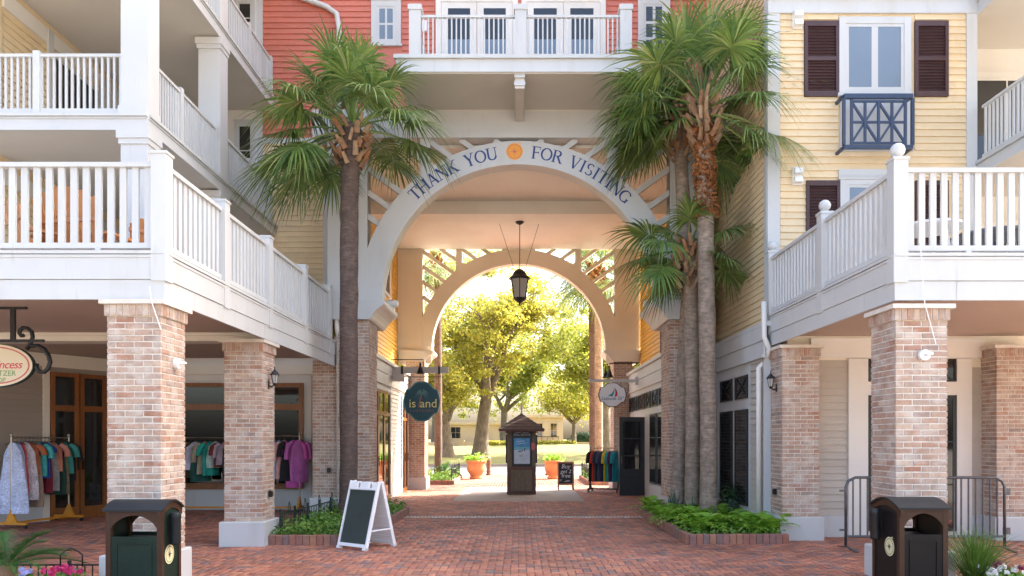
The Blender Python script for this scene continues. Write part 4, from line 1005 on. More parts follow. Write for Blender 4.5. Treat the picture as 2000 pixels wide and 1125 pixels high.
# ------------------------------------------------------------------ planting beds
def bed_edge(label, pts, h=.155, closed=False):
    t = thing('planting_bed', label, 'planting bed', (pts[0][0], pts[0][1], 0), group='brick edged beds')
    me = MB().add([(-.046, -.05, 0), (.046, -.05, 0), (.046, .05, 0), (-.046, .05, 0), (-.046, -.05, h - .008), (.046, -.05, h - .008), (.046, .05, h - .008), (-.046, .05, h - .008), (-.04, -.042, h), (.04, -.042, h), (.04, .042, h), (-.04, .042, h)],
                  [(0, 1, 5, 4), (1, 2, 6, 5), (2, 3, 7, 6), (3, 0, 4, 7), (4, 5, 9, 8), (5, 6, 10, 9), (6, 7, 11, 10), (7, 4, 8, 11), (8, 9, 10, 11)]).mesh('kerb_brick', M['kerbbrick'])
    for (x0, y0), (x1, y1) in zip(pts[:-1], pts[1:]):
        L_ = math.hypot(x1 - x0, y1 - y0); n = int(L_ / .1); a = math.atan2(y1 - y0, x1 - x0)
        for i in range(n):
            f = (i + .5) / n; link('kerb_brick', me, t, (x0 + (x1 - x0) * f, y0 + (y1 - y0) * f, R.uniform(-.003, .003)), a + R.uniform(-.02, .02), (L_ / n / .1, 1, 1))
    return t
def poly_points(poly, n, seed):
    rng = np.random.default_rng(seed); P = np.array(poly); lo, hi = P.min(0), P.max(0); out = []
    while len(out) < n:
        x, y = rng.uniform(lo, hi); ins = False; j = len(P) - 1
        for i in range(len(P)):
            if (P[i][1] > y) != (P[j][1] > y) and x < (P[j][0] - P[i][0]) * (y - P[i][1]) / (P[j][1] - P[i][1]) + P[i][0]: ins = not ins
            j = i
        if ins: out.append((x, y))
    return out
BL = [(-3.86, 11.42), (SX(700, 11.42), 11.42), (SX(795, 16.1), 16.1)]
tb = bed_edge('ivy filled brick bed with a small iron fence', BL)
PL = BL + [(-3.1, 16.2), (-3.86, 15.6)]
MB().add([(x, y, .08) for x, y in PL], [tuple(range(len(PL)))]).build('soil', M['soil'], tb)
rng = np.random.default_rng(9)
C = [(x, y, .10 + .10 * abs(rng.normal()) + .05 * math.sin(x * 5) * math.sin(y * 4)) for x, y in poly_points(PL, 7500, 4)]
o = tag(leaves('ivy', C, .032, M['ivy'], nbias=(0, -.3, 1.0), asp=.7, seed=4), 'low bright green ivy filling the bed under the lone palm', 'ivy'); o['kind'] = 'stuff'
BR = [(4.22, 11.55), (SX(1346, 11.5), 11.5), (SX(1249, 16.1), 16.1)]
tb = bed_edge('fern filled brick bed around three palm trunks', BR)
PR = BR + [(3.1, 16.2), (4.1, 15.6), (4.16, 12.5)]
MB().add([(x, y, .08) for x, y in PR], [tuple(range(len(PR)))]).build('soil', M['soil'], tb)
C = [(x, y, .10 + .07 * abs(rng.normal())) for x, y in poly_points(PR, 4500, 6)]
o = tag(leaves('ground_cover', C, .03, M['ivy'], nbias=(0, -.3, 1.0), asp=.7, seed=6), 'low green ground cover under the ferns', 'ground cover'); o['kind'] = 'stuff'
def fern_mesh(seed, L_=.42, nf=11):
    rr = random.Random(seed); mb = MB()
    for i in range(nf):
        az = i * 2.4 + rr.uniform(-.3, .3); el = rr.uniform(.6, 1.25); l = L_ * rr.uniform(.75, 1.15)
        d0 = Vector((math.cos(az) * math.cos(el), math.sin(az) * math.cos(el), math.sin(el))); sd = d0.cross(Vector((0, 0, 1))).normalized()
        pts = [d0 * (l * q) - Vector((0, 0, .55 * l * q * q)) for q in [k / 9 for k in range(10)]]
        for k in range(1, 10):
            wl = .075 * math.sin(math.pi * (k / 10) ** .7) + .01; tg = (pts[k] - pts[k - 1]).normalized()
            for s in (-1, 1):
                tip = pts[k] + sd * s * wl + tg * .02 - Vector((0, 0, .01)); w2 = tg * .017
                mb.add([pts[k] - w2, tip, pts[k] + w2], [(0, 1, 2)])
    return mb.mesh('fern', M['fern'])
FM = [fern_mesh(i) for i in range(5)]
k = 0
for x, y in poly_points([(2.85, 11.9), (4.15, 11.7), (4.1, 13.4), (3.6, 14.2), (2.75, 13.6)], 34, 12) + poly_points([(2.75, 13), (3.3, 13), (3.2, 15.2), (2.7, 15.4)], 12, 13):
    s = R.uniform(1.1, 1.9); o = link('fern', FM[k % 5], None, (x, y, .10), R.uniform(0, 6), (s, s, s)); k += 1
    tag(o, 'lime green fern in the bed of the three palm trunks', 'fern', 'ferns around the palm trunks')
def shrub(name, label, c, r, n, size, m, seed, group=None):
    rng = np.random.default_rng(seed); p = rng.normal(size=(n, 3)); p /= np.linalg.norm(p, axis=1)[:, None]
    p *= (rng.uniform(.45, 1, n) ** .5)[:, None] * np.asarray(r); p[:, 2] = np.abs(p[:, 2] + r[2] * .2)
    t = thing(name, label, 'shrub', c, group=group)
    leaves('foliage', p + np.asarray(c), size, M[m], t, seed=seed)
    mb = MB()
    for i in range(5): a = i * 1.3; mb.tube([Vector(c), Vector(c) + Vector((math.cos(a) * r[0] * .5, math.sin(a) * r[1] * .5, r[2] * .8))], [.012, .005], 5)
    mb.build('stem', M['bark'], t)
    return t
shrub('shrub', 'dark green rounded shrub below the lattice windows', (SX(1428, 14.2), 14.2, .08), (.30, .38, .62), 1500, .035, 'dark', 3)
def blade_plant(name, label, c, n, L_, w_, m, seed, el=(.5, 1.4), sag=.35, cat='plant', group=None):
    rr = random.Random(seed); mb = MB()
    for i in range(n):
        az = rr.uniform(0, 6.283); e = rr.uniform(*el); l = L_ * rr.uniform(.65, 1.15); d0 = Vector((math.cos(az) * math.cos(e), math.sin(az) * math.cos(e), math.sin(e)))
        sd = d0.cross(Vector((0, 0, 1))).normalized(); b0 = Vector((rr.uniform(-.05, .05), rr.uniform(-.05, .05), 0))
        qs = (0, .25, .5, .75, 1.0)
        blade(mb, [b0 + d0 * (l * q) - Vector((0, 0, sag * l * q * q)) for q in qs], [w_ * f for f in (.7, 1, .9, .55, .04)], sd)
    o = link(name, mb.mesh(name, M[m]), None, c); return tag(o, label, cat, group)
blade_plant('agave', 'blue green sword leaved plant at the foot of the leaning palm trunk', (SX(1318, 14.3), 14.3, .08), 26, .62, .028, 'agave', 4, (.5, 1.45), .12)
blade_plant('agave', 'blue green sword leaved plant between two of the palm trunks', (SX(1352, 13.6), 13.6, .08), 20, .55, .026, 'agave', 8, (.6, 1.5), .12)
tw = blade_plant('fountain_grass', 'tall green fountain grass beside the umber trash can', (SX(1905, 8.0), 8.0, .0), 520, 1.12, .0045, 'grass', 5, (.85, 1.52), .42, 'grass')
# small iron fence in the ivy bed
def hoop_fence(name, label, pts, zb, h, hoops, group='low iron fences'):
    t = thing(name, label, 'fence', (pts[0][0], pts[0][1], zb), group=group)
    for (x0, y0), (x1, y1) in zip(pts[:-1], pts[1:]):
        A, B = Vector((x0, y0, zb)), Vector((x1, y1, zb)); L_ = (B - A).length; n = max(2, int(L_ / .085)); up = Vector((0, 0, 1))
        for z in (.06, h * .72): MB().bar(A + up * z, B + up * z, .012, .018).build('rail', M['iron'], t)
        for i in range(n + 1):
            p = A.lerp(B, i / n)
            if i % 7 == 0: MB().bar(p, p + up * (h * .88), .032, .032, up=(1, 0, 0)).build('post', M['iron'], t)
            else: MB().bar(p, p + up * (h * .74), .011, .011, up=(1, 0, 0)).build('picket', M['iron'], t)
        for i in range(hoops):
            q = (i + .5) / hoops; c = A.lerp(B, q); dv = (B - A).normalized() * .045
            MB().tube([c - dv + up * h * .7, c - dv + up * h * .88, c - dv * .6 + up * h * .98, c + up * h * 1.06, c + dv * .6 + up * h * .98, c + dv + up * h * .88, c + dv + up * h * .7], .007, 5).build('hoop', M['iron'], t, True)
    return t
hoop_fence('iron_fence', 'low green iron fence with pointed hoops in the ivy bed', [(SX(548, 11.75), 11.75), (SX(660, 14.6), 14.6)], .08, .50, 4)
# foreground left: sago palm, fence and flowers
def sago(name, label, c, n, L_, seed):
    rr = random.Random(seed); t = thing(name, label, 'cycad', c)
    MB().lathe(c, [(.10, 0), (.12, .12), (.09, .26), (.03, .30)], 10).build('trunk', M['boot'], t, True)
    for i in range(n):
        az = i * 2.4 + rr.uniform(-.2, .2); e = rr.uniform(.25, 1.2); l = L_ * rr.uniform(.85, 1.1); mb = MB()
        d0 = Vector((math.cos(az) * math.cos(e), math.sin(az) * math.cos(e), math.sin(e))); sd = d0.cross(Vector((0, 0, 1))).normalized(); N_ = 34
        P = [d0 * (l * k / N_) - Vector((0, 0, .40 * l * (k / N_) ** 2)) for k in range(N_ + 1)]
        mb.tube([P[k] for k in range(0, N_ + 1, 4)], .006, 4, False)
        for k in range(5, N_):
            tg = (P[k + 1] - P[k]).normalized(); up = sd.cross(tg).normalized(); wl = .16 * math.sin(math.pi * (k / N_) ** .8) + .03
            for s in (-1, 1):
                tip = P[k] + (sd * s * .8 + tg * .6 + up * .3) * wl; mb.add([P[k] - tg * .006, P[k] + tg * .006, tip], [(0, 1, 2)])
        link('frond', mb.mesh('frond', M['sago']), t, Vector(c) + Vector((0, 0, .27)))
    return t
sago('sago_palm', 'feathery green sago palm behind the magenta flowers', (SX(12, 8.0), 8.0, -.02), 22, .80, 6)
hoop_fence('iron_fence', 'thin black hoop fence between the sago palm and the brick column', [(SX(30, 8.35), 8.35), (SX(196, 8.35), 8.35)], 0, .30, 0)
fz = MB()
mbh = [Vector((SX(118, 8.33), 8.33, .2)), Vector((SX(118, 8.33), 8.33, .33)), Vector((SX(126, 8.33), 8.33, .375)), Vector((SX(139, 8.33), 8.33, .41)), Vector((SX(152, 8.33), 8.33, .375)), Vector((SX(161, 8.33), 8.33, .33)), Vector((SX(161, 8.33), 8.33, .2))]
tag(fz.tube(mbh, .008, 6).build('fence_hoop', M['black'], smooth=True), 'tall black wire hoop on the fence behind the magenta flowers', 'fence hoop')
def flowers(name, label, c, n, r, m, seed, h=.26, size=.022):
    rng = np.random.default_rng(seed); t = thing(name, label, 'flowers', c)
    G = [(c[0] + rng.normal() * r[0] * .6, c[1] + rng.normal() * r[1] * .6, c[2] + rng.uniform(.02, h * .85)) for _ in range(500)]
    leaves('foliage', G, .03, M['ivy'], t, seed=seed)
    Pp = []
    for _ in range(n):
        cx, cy, cz = c[0] + rng.uniform(-1, 1) * r[0], c[1] + rng.uniform(-1, 1) * r[1], c[2] + h * rng.uniform(.85, 1.1)
        for q in range(6): a = q * 1.047; Pp.append((cx + math.cos(a) * size * .7, cy + math.sin(a) * size * .4, cz + math.sin(a) * size * .6))
    leaves('blossom', Pp, size, M[m], t, asp=.8, nbias=(0, -1.2, .6), seed=seed)
    return t
flowers('flower_clump', 'magenta flowers at the foot of the green trash can', (SX(118, 7.7), 7.75, 0), 26, (.19, .12), 'petalpink', 2, .275)
flowers('flower_clump', 'lilac blue flowers beside the sago palm', (SX(48, 7.7), 7.72, 0), 8, (.07, .06), 'petallilac', 3, .255)
flowers('flower_clump', 'white flowers below the fountain grass', (SX(1962, 7.8), 7.8, 0), 18, (.22, .10), 'petalwhite', 5, .265)
flowers('flower_clump', 'plum red flowers among the white ones by the fountain grass', (SX(1952, 7.9), 7.92, 0), 10, (.20, .08), 'petalplum', 7, .29)
# beds beyond the far arch
for lb, x0, x1, y0, y1, sd in (('small brick bed below the brown palm trunk beyond the far arch', -3.55, -2.35, 26.2, 30.0, 61), ('small brick bed below the pair of palm trunks beyond the far arch', 2.5, 3.7, 26.0, 30.0, 62)):
    bed_edge(lb, [(x0, y1), (x0, y0), (x1, y0), (x1, y1)])
    pts = poly_points([(x0, y0), (x1, y0), (x1, y1), (x0, y1)], 900, sd)
    o = tag(leaves('ground_cover', [(x, y, .12 + .15 * abs(rng.normal())) for x, y in pts], .055, M['ivy'], seed=sd), 'leafy green cover in the ' + lb.split(' brick')[0] + ' bed ' + lb.split('bed ')[1], 'ground cover'); o['kind'] = 'stuff'
sago('sago_palm', 'small sunlit sago palm in the bed beyond the teal sign', (-2.85, 28.6, .05), 16, .75, 16)
hoop_fence('iron_fence', 'low iron fence around the bed beyond the teal sign', [(-2.4, 26.3), (-2.4, 30.0)], .1, .62, 4)
hoop_fence('iron_fence', 'low iron fence around the bed beyond the clothes rail with a black door', [(2.55, 26.2), (2.55, 30.0)], .1, .62, 4)
# ------------------------------------------------------------------ text from the built-in font
def text_mesh(txt, size, shear=0, spacing=1, align='CENTER'):
    cu = bpy.data.curves.new('txt', 'FONT'); cu.body = txt; cu.size = size; cu.align_x = align; cu.shear = shear; cu.space_character = spacing; cu.resolution_u = 3
    o = bpy.data.objects.new('txt', cu); COL.objects.link(o)
    dg = bpy.context.evaluated_depsgraph_get(); me = bpy.data.meshes.new_from_object(o.evaluated_get(dg))
    bpy.data.objects.remove(o); bpy.data.curves.remove(cu); return me
def put_text(name, txt, size, m, parent, P, U, V, shear=0, spacing=1, align='CENTER', bold=0):
    """lay text on a surface: P origin (world), U along, V up"""
    me = text_mesh(txt, size, shear, spacing, align); me.materials.clear(); me.materials.append(M[m])
    U, V = Vector(U).normalized(), Vector(V).normalized(); N_ = U.cross(V)
    mt = Matrix(((U.x, V.x, N_.x, 0), (U.y, V.y, N_.y, 0), (U.z, V.z, N_.z, 0), (0, 0, 0, 1)))
    me.transform(Matrix.Translation(Vector(P) - ORG[parent]) @ mt)
    return link(name, me, parent)
FX, UP = (1, 0, 0), (0, 0, 1)
# ------------------------------------------------------------------ hanging shop signs
def cartouche(sx, sz, seg=1):
    q = [(0, 1), (.2, .99), (.36, .93), (.5, .80), (.62, .67), (.72, .61), (.84, .60), (.90, .45), (.96, .25), (1, 0)]
    full = q + [(x, -z) for x, z in q[-2::-1]]; full += [(-x, z) for x, z in full[-2:0:-1]]
    return [(x * sx, z * sz) for x, z in full]
def offs(P, c, k): return [(c[0] + x * k, c[1] + z * k) for x, z in P]
d = 20.7; cx, cz = SX(824, d), SZ(784, d); F = front(d)
t = thing('hanging_sign', 'teal cartouche sign with a palm tree and pale yellow lettering', 'sign', (cx, d, cz))
P = cartouche(.52, .565)
MB().prism(F, offs(P, (cx, cz), 1), -.03, .03).build('rim', M['tealrim'], t); MB().prism(F, offs(P, (cx, cz), .93), -.035, .036).build('panel', M['teal'], t)
put_text('lettering', 'is', .34, 'signyellow', t, F.p(cx - .26, .042, cz - .17), FX, UP); put_text('lettering', 'and', .34, 'signyellow', t, F.p(cx + .19, .042, cz - .17), FX, UP)
put_text('lettering', 'CLOTHIERS', .105, 'copper', t, F.p(cx, .042, cz - .30), FX, UP, spacing=1.35)
mb = MB(); top = (cx + .01, cz + .22)
mb.prism(F, [(cx - .10, cz - .17), (cx - .055, cz - .17), (cx - .03, cz + .0), (top[0] + .012, top[1]), (top[0] - .012, top[1]), (cx - .075, cz + .0)], .037, .042); mb.build('palm_trunk_motif', M['copper'], t)
for a, l in ((150, .19), (185, .20), (115, .16), (60, .17), (20, .2), (-15, .19), (215, .17), (-45, .17)):
    mb = MB(); a = rad(a); A, B = [], []
    for i in range(7):
        q = i / 6; x = top[0] + math.cos(a) * l * q; z = top[1] + math.sin(a) * l * q + .05 * math.sin(math.pi * q) - .10 * q * q; w_ = .022 * math.sin(math.pi * min(1, q * .9 + .1)) + .003
        A.append((x, z + w_)); B.append((x, z - w_))
    mb.strip(F, A, B, .037, .0405 + .0004 * abs(math.cos(a * 3))); mb.build('palm_leaf_motif', M['tealrim'], t)
br = thing('sign_bracket', 'grey timber arm holding the teal sign, with a bell lamp', 'bracket', (LX, d, 3))
MB().fbox(F, LX, SX(876, d), -.07, .07, SZ(729, d), SZ(717, d)).fbox(F, LX, SX(790, d), -.069, .069, SZ(745, d), SZ(729, d)).build('arm', M['grey'], br)
for px in (786, 858): MB().fbox(F, SX(px, d) - .03, SX(px, d) + .03, -.08, .08, SZ(731, d), SZ(715, d)).build('strap', M['black'], br)
MB().tube([F.p(SX(786, d), 0, SZ(736, d)), F.p(SX(862, d), 0, SZ(736, d))], .012, 6).build('rod', M['black'], br)
for px in (800, 848):
    MB().tube([F.p(SX(px, d) + .04 * math.cos(a_), 0, SZ(741, d) + .04 * math.sin(a_)) for a_ in [i * .7 for i in range(8)]] + [F.p(SX(px, d), 0, SZ(750, d))], .009, 5).build('scroll', M['black'], br)
MB().tube([F.p(LX, .1, SZ(703, d)), F.p(SX(828, d), .1, SZ(703, d)), F.p(SX(829, d), .1, SZ(716, d))], .014, 6).build('lamp_arm', M['black'], br)
MB().lathe(F.p(SX(822, d), .1, SZ(731, d)), [(.11, 0), (.10, .03), (.065, .1), (.05, .17), (.035, .2), (.03, .32)], 14).build('bell_lamp', M['black'], br, True)
d = 21.9; cx, cz = SX(1196, d), SZ(771, d); F = front(d)
t = thing('hanging_sign', 'pale cartouche sign with a teal and red sail, black rim', 'sign', (cx, d, cz))
P = cartouche(.42, .365)
MB().prism(F, offs(P, (cx, cz), 1), -.03, .03).build('rim', M['black'], t); MB().prism(F, offs(P, (cx, cz), .94), -.035, .036).build('panel', M['signwhite'], t)
def spoly(pts): return [(cx + x, cz + z) for x, z in pts]
MB().prism(F, spoly([(-.13, -.03), (-.02, .04), (.03, .12), (.055, .24), (.055, .10), (.03, .0), (-.01, -.06), (-.07, -.045)]), .037, .042).build('sail_motif', M['sailteal'], t)
MB().prism(F, spoly([(.075, .20), (.11, .15), (.145, .06), (.145, -.02), (.11, -.06), (.05, -.055), (.075, -.02), (.085, .06)]), .037, .042).build('sail_motif', M['sailred'], t)
put_text('lettering', 'Latitude 25°', .135, 'ink', t, F.p(cx, .042, cz - .155), FX, UP, shear=.15)
br = thing('sign_bracket', 'white arm holding the pale sail sign, with two bell lamps', 'bracket', (RX, d, 2.9))
MB().fbox(F, SX(1150, d), RX, -.04, .04, SZ(746, d), SZ(741, d)).fbox(F, SX(1240, d), SX(1246, d), -.05, .05, SZ(752, d), SZ(736, d)).build('arm', M['white'], br)
for px in (1180, 1212): MB().tube([F.p(SX(px, d), 0, SZ(746, d)), F.p(SX(px, d), 0, SZ(753, d))], .008, 5).build('link', M['black'], br)
for px, dn in ((1190, .12), (1184, -.12)):
    MB().tube([F.p(SX(px, d), dn, SZ(722, d)), F.p(SX(px, d), dn, SZ(712, d)), F.p(SX(px + 10, d), dn, SZ(709, d)), F.p(RX, dn, SZ(709, d))], .014, 6).build('lamp_arm', M['black'], br)
    MB().lathe(F.p(SX(px, d), dn, SZ(738, d)), [(.11, 0), (.10, .03), (.06, .1), (.045, .17), (.03, .2), (.02, .26)], 14).build('bell_lamp', M['black'], br, True)
# oval sign at the left arcade
d = 9.6; F = front(d); cx, cz = SX(-8, d), SZ(714, d)
t = thing('hanging_sign', 'cream oval shop sign with rose rim and raspberry script', 'sign', (cx, d, cz))
def oval(a, b, n=48): return [(cx + a * math.cos(2 * math.pi * i / n), cz + b * math.sin(2 * math.pi * i / n)) for i in range(n)]
A, B = .505, .285
MB().prism(F, oval(A, B), -.03, .025).build('rim', M['iron'], t); MB().prism(F, oval(A - .012, B - .012), -.032, .030).build('panel', M['signcream'], t)
ov = oval(A - .045, B - .040); iv = oval(A - .065, B - .057)
MB().strip(F, ov + ov[:1], iv + iv[:1], .0305, .034).build('line', M['signpink'], t)
put_text('lettering', 'Pink Princess', .150, 'signred', t, F.p(cx, .035, cz - .04), FX, UP, shear=.3, spacing=.92); put_text('lettering', 'PULITZER', .098, 'signgreen', t, F.p(cx + .285, .035, cz - .135), FX, UP, align='RIGHT'); put_text('lettering', 'A LILLY', .098, 'signgreen', t, F.p(cx - .20, .035, cz - .135), FX, UP, align='RIGHT'); put_text('lettering', 'SHOP', .085, 'signgreen', t, F.p(cx + .15, .035, cz - .22), FX, UP, align='RIGHT')
br = thing('sign_bracket', 'black iron scroll bracket above the cream oval sign', 'bracket', (cx, d, 3.3))
MB().fbox(F, SX(-90, d), SX(52, d), -.02, .02, SZ(604, d), SZ(600, d)).fbox(F, SX(21, d), SX(30, d), -.015, .015, SZ(664, d), SZ(604, d)).fbox(F, SX(-90, d), SX(86, d), -.018, .018, SZ(668, d), SZ(663, d)).build('arm', M['black'], br)
MB().tube([F.p(SX(x, d), .0, SZ(y, d)) for x, y in ((47, 655), (42, 656), (38, 651), (39, 645), (45, 640), (54, 641), (62, 648), (64, 658), (60, 670), (52, 682))], .026, 6).build('scroll', M['black'], br, True)
MB().tube([F.p(SX(x, d), .0, SZ(y, d)) for x, y in ((60, 676), (74, 675), (87, 682), (95, 695), (98, 707), (94, 720), (86, 727), (77, 726), (71, 718), (72, 710))], .028, 6).build('scroll', M['black'], br, True)
# ------------------------------------------------------------------ wall lanterns, hanging lantern, small fittings
def wall_lantern(label, F, u, z):
    t = thing('wall_lantern', label, 'lantern', F.p(u, 0, z), group='black lanterns on the columns'); t.scale = (.66, .66, .66)
    MB().tube([F.p(u, .0, z - .10), F.p(u, .08, z - .12), F.p(u, .14, z - .06)], .016, 6).fbox(F, u - .035, u + .035, 0, .02, z - .17, z + .02).build('arm', M['black'], t)
    c = F.p(u, .15, z)
    def ring(r, h): return [(c.x + r * math.cos(rad(60 * i)), c.y + r * math.sin(rad(60 * i)), c.z + h) for i in range(6)]
    MB().add(ring(.045, -.04) + ring(.085, .16), [(i, (i + 1) % 6, 6 + (i + 1) % 6, 6 + i) for i in range(6)]).build('glass', M['frost'], t)
    mb = MB().lathe(c, [(.01, .36), (.012, .30), (.03, .27), (.075, .22), (.115, .165), (.105, .155)][::-1], 12); mb.lathe(c, [(.02, -.1), (.05, -.045), (.05, -.035)], 8)
    a, b = ring(.047, -.04), ring(.087, .16)
    for i in range(6): mb.bar(a[i], b[i], .009, .009)
    mb.build('cage', M['black'], t)
wall_lantern('black lantern on the brick column beside the clothes shop window', faceR(-3.92), 11.55, SZ(745, 11.5))
wall_lantern('black lantern on the pale brick column beside the downpipe', faceL(4.27), 12.2, SZ(752, 12.2))
for lb, F, u, z in (('small black outlet box on the brick column with the ivy bed', faceR(-3.905), 11.55, SZ(965, 11.5)), ('small black outlet box on the pale column by the ferns', faceL(4.255), 12.2, SZ(960, 12.2)), ('small black outlet box on the narrow brick pier', front(15.585), SX(643, 15.6), SZ(918, 15.6))):
    tag(fb(F, u - .035, u + .035, 0, .04, z - .05, z + .05).fbox(F, u - .028, u + .028, .04, .052, z - .04, z + .04).build('outlet_box', M['black']), lb, 'outlet box')
for lb, F, u, z, pts in (('white cable rosette high on the column behind the green trash can', faceR(-3.895), 8.36, SZ(709, 8.3), ((SX(292, 7.98), 7.98, SZ(560, 7.98)), (SX(297, 7.98), 7.98, SZ(592, 7.98)), (SX(314, 8.0), 8.0, SZ(642, 8.0)))), ('white cable rosette high on the column behind the umber trash can', front(8.30), SX(1803, 8.3), SZ(694, 8.3), ((SX(1797, 8.26), 8.26, SZ(470, 8.26)), (SX(1806, 8.24), 8.24, SZ(592, 8.24)), (SX(1828, 8.29), 8.29, SZ(672, 8.29))))):
    t = thing('cable_rosette', lb, 'cable', F.p(u, 0, z)); Fz = F
    MB().tube([F.p(u, .0, z), F.p(u, .05, z)], .062, 16).build('plate', M['plastic'], t, False); MB().tube([F.p(u, .05, z), F.p(u, .09, z + .005), F.p(u + .06, .09, z + .01)], .016, 8).build('hook', M['plastic'], t, True)
    MB().tube(pts, .0055, 5).build('wire', M['plastic'], t)
d = 20.0; c = Vector((SX(1015, d), d, 0))
t = thing('hanging_lantern', 'large hanging lantern with frosted panes under the passage ceiling', 'lantern', (c.x, d, SZ(597, d)))
zt, zb = SZ(545, d), SZ(583, d)
def ring(r, z, n=6, a0=30): return [(c.x + r * math.cos(rad(a0 + 360 / n * i)), d + r * math.sin(rad(a0 + 360 / n * i)), z) for i in range(n)]
a, b = ring(.17, zb), ring(.255, zt)
for i in range(6): MB().add([a[i], a[(i + 1) % 6], b[(i + 1) % 6], b[i]], [(0, 1, 2, 3)]).build('pane', M['frost'], t)
mb = MB()
for i in range(6): mb.bar(a[i], b[i], .025, .025).bar(a[i], a[(i + 1) % 6], .03, .03).bar(b[i], b[(i + 1) % 6], .03, .03)
mb.build('cage', M['black'], t)
MB().lathe((c.x, d, 0), [(.30, zt), (.30, zt + .02), (.20, zt + .10), (.15, zt + .20), (.07, zt + .26), (.02, zt + .28)], 12).build('roof', M['black'], t)
MB().lathe((c.x, d, 0), [(.012, SZ(597, d)), (.03, zb - .13), (.13, zb - .06), (.18, zb)], 12).build('bottom', M['black'], t)
MB().tube([(c.x, d, zt + .27), (c.x, d, 7.52)], .012, 6).build('rod', M['black'], t); MB().lathe((c.x, d, 7.44), [(.03, 0), (.11, .05), (.12, .08)], 12).build('ceiling_rose', M['black'], t)
MB().tube([(c.x, d, zb + .05), (c.x, d, zb + .3)], .035, 8).build('candle', M['plastic'], t)
for px0, px1 in ((975, 1008), (1053, 1022)):
    MB().tube([(SX(px0, d), d + .2, 7.53), (SX(px1, d), d, zt + .12)], .006, 5).build('stay_wire', M['black'], t)
for s, px in ((-1, 766), (1, 1268)):
    F = front(16.6); u, z = SX(px, 16.6), 4.60
    t = thing('floodlight', 'white floodlight on the %s capital of the lettered arch' % ('ivy side' if s < 0 else 'fern side'), 'floodlight', (u, 16.6, 4.53))
    MB().box(u - .05, u + .05, 16.55, 16.65, 4.525, 4.60).build('foot', M['plastic'], t); MB().tube([(u - .13, 16.6, 4.68), (u - .10, 16.6, 4.68), (u + .10, 16.6, 4.68), (u + .13, 16.6, 4.68)], [.06, .085, .085, .06], 10).build('housing', M['plastic'], t)
# rain pipes at the house corners
tag(MB().tube([(-3.80, 15.38, 4.3), (-3.80, 15.38, 3.95), (-3.79, 15.50, 3.75), (-3.79, 15.50, .05)], .045, 8).build('downpipe', M['offwhite'], smooth=True), 'white rain pipe between the narrow brick pier and the lone palm trunk', 'downpipe')
tag(MB().tube([(4.13, 12.42, 3.95), (4.13, 12.40, 3.35), (4.20, 12.36, 3.15), (4.22, 12.55, 3.0), (4.09, 12.56, 2.85), (4.09, 12.56, .05)], .045, 8).build('downpipe', M['offwhite'], smooth=True), 'white rain pipe beside the pale column with the black lantern', 'downpipe')
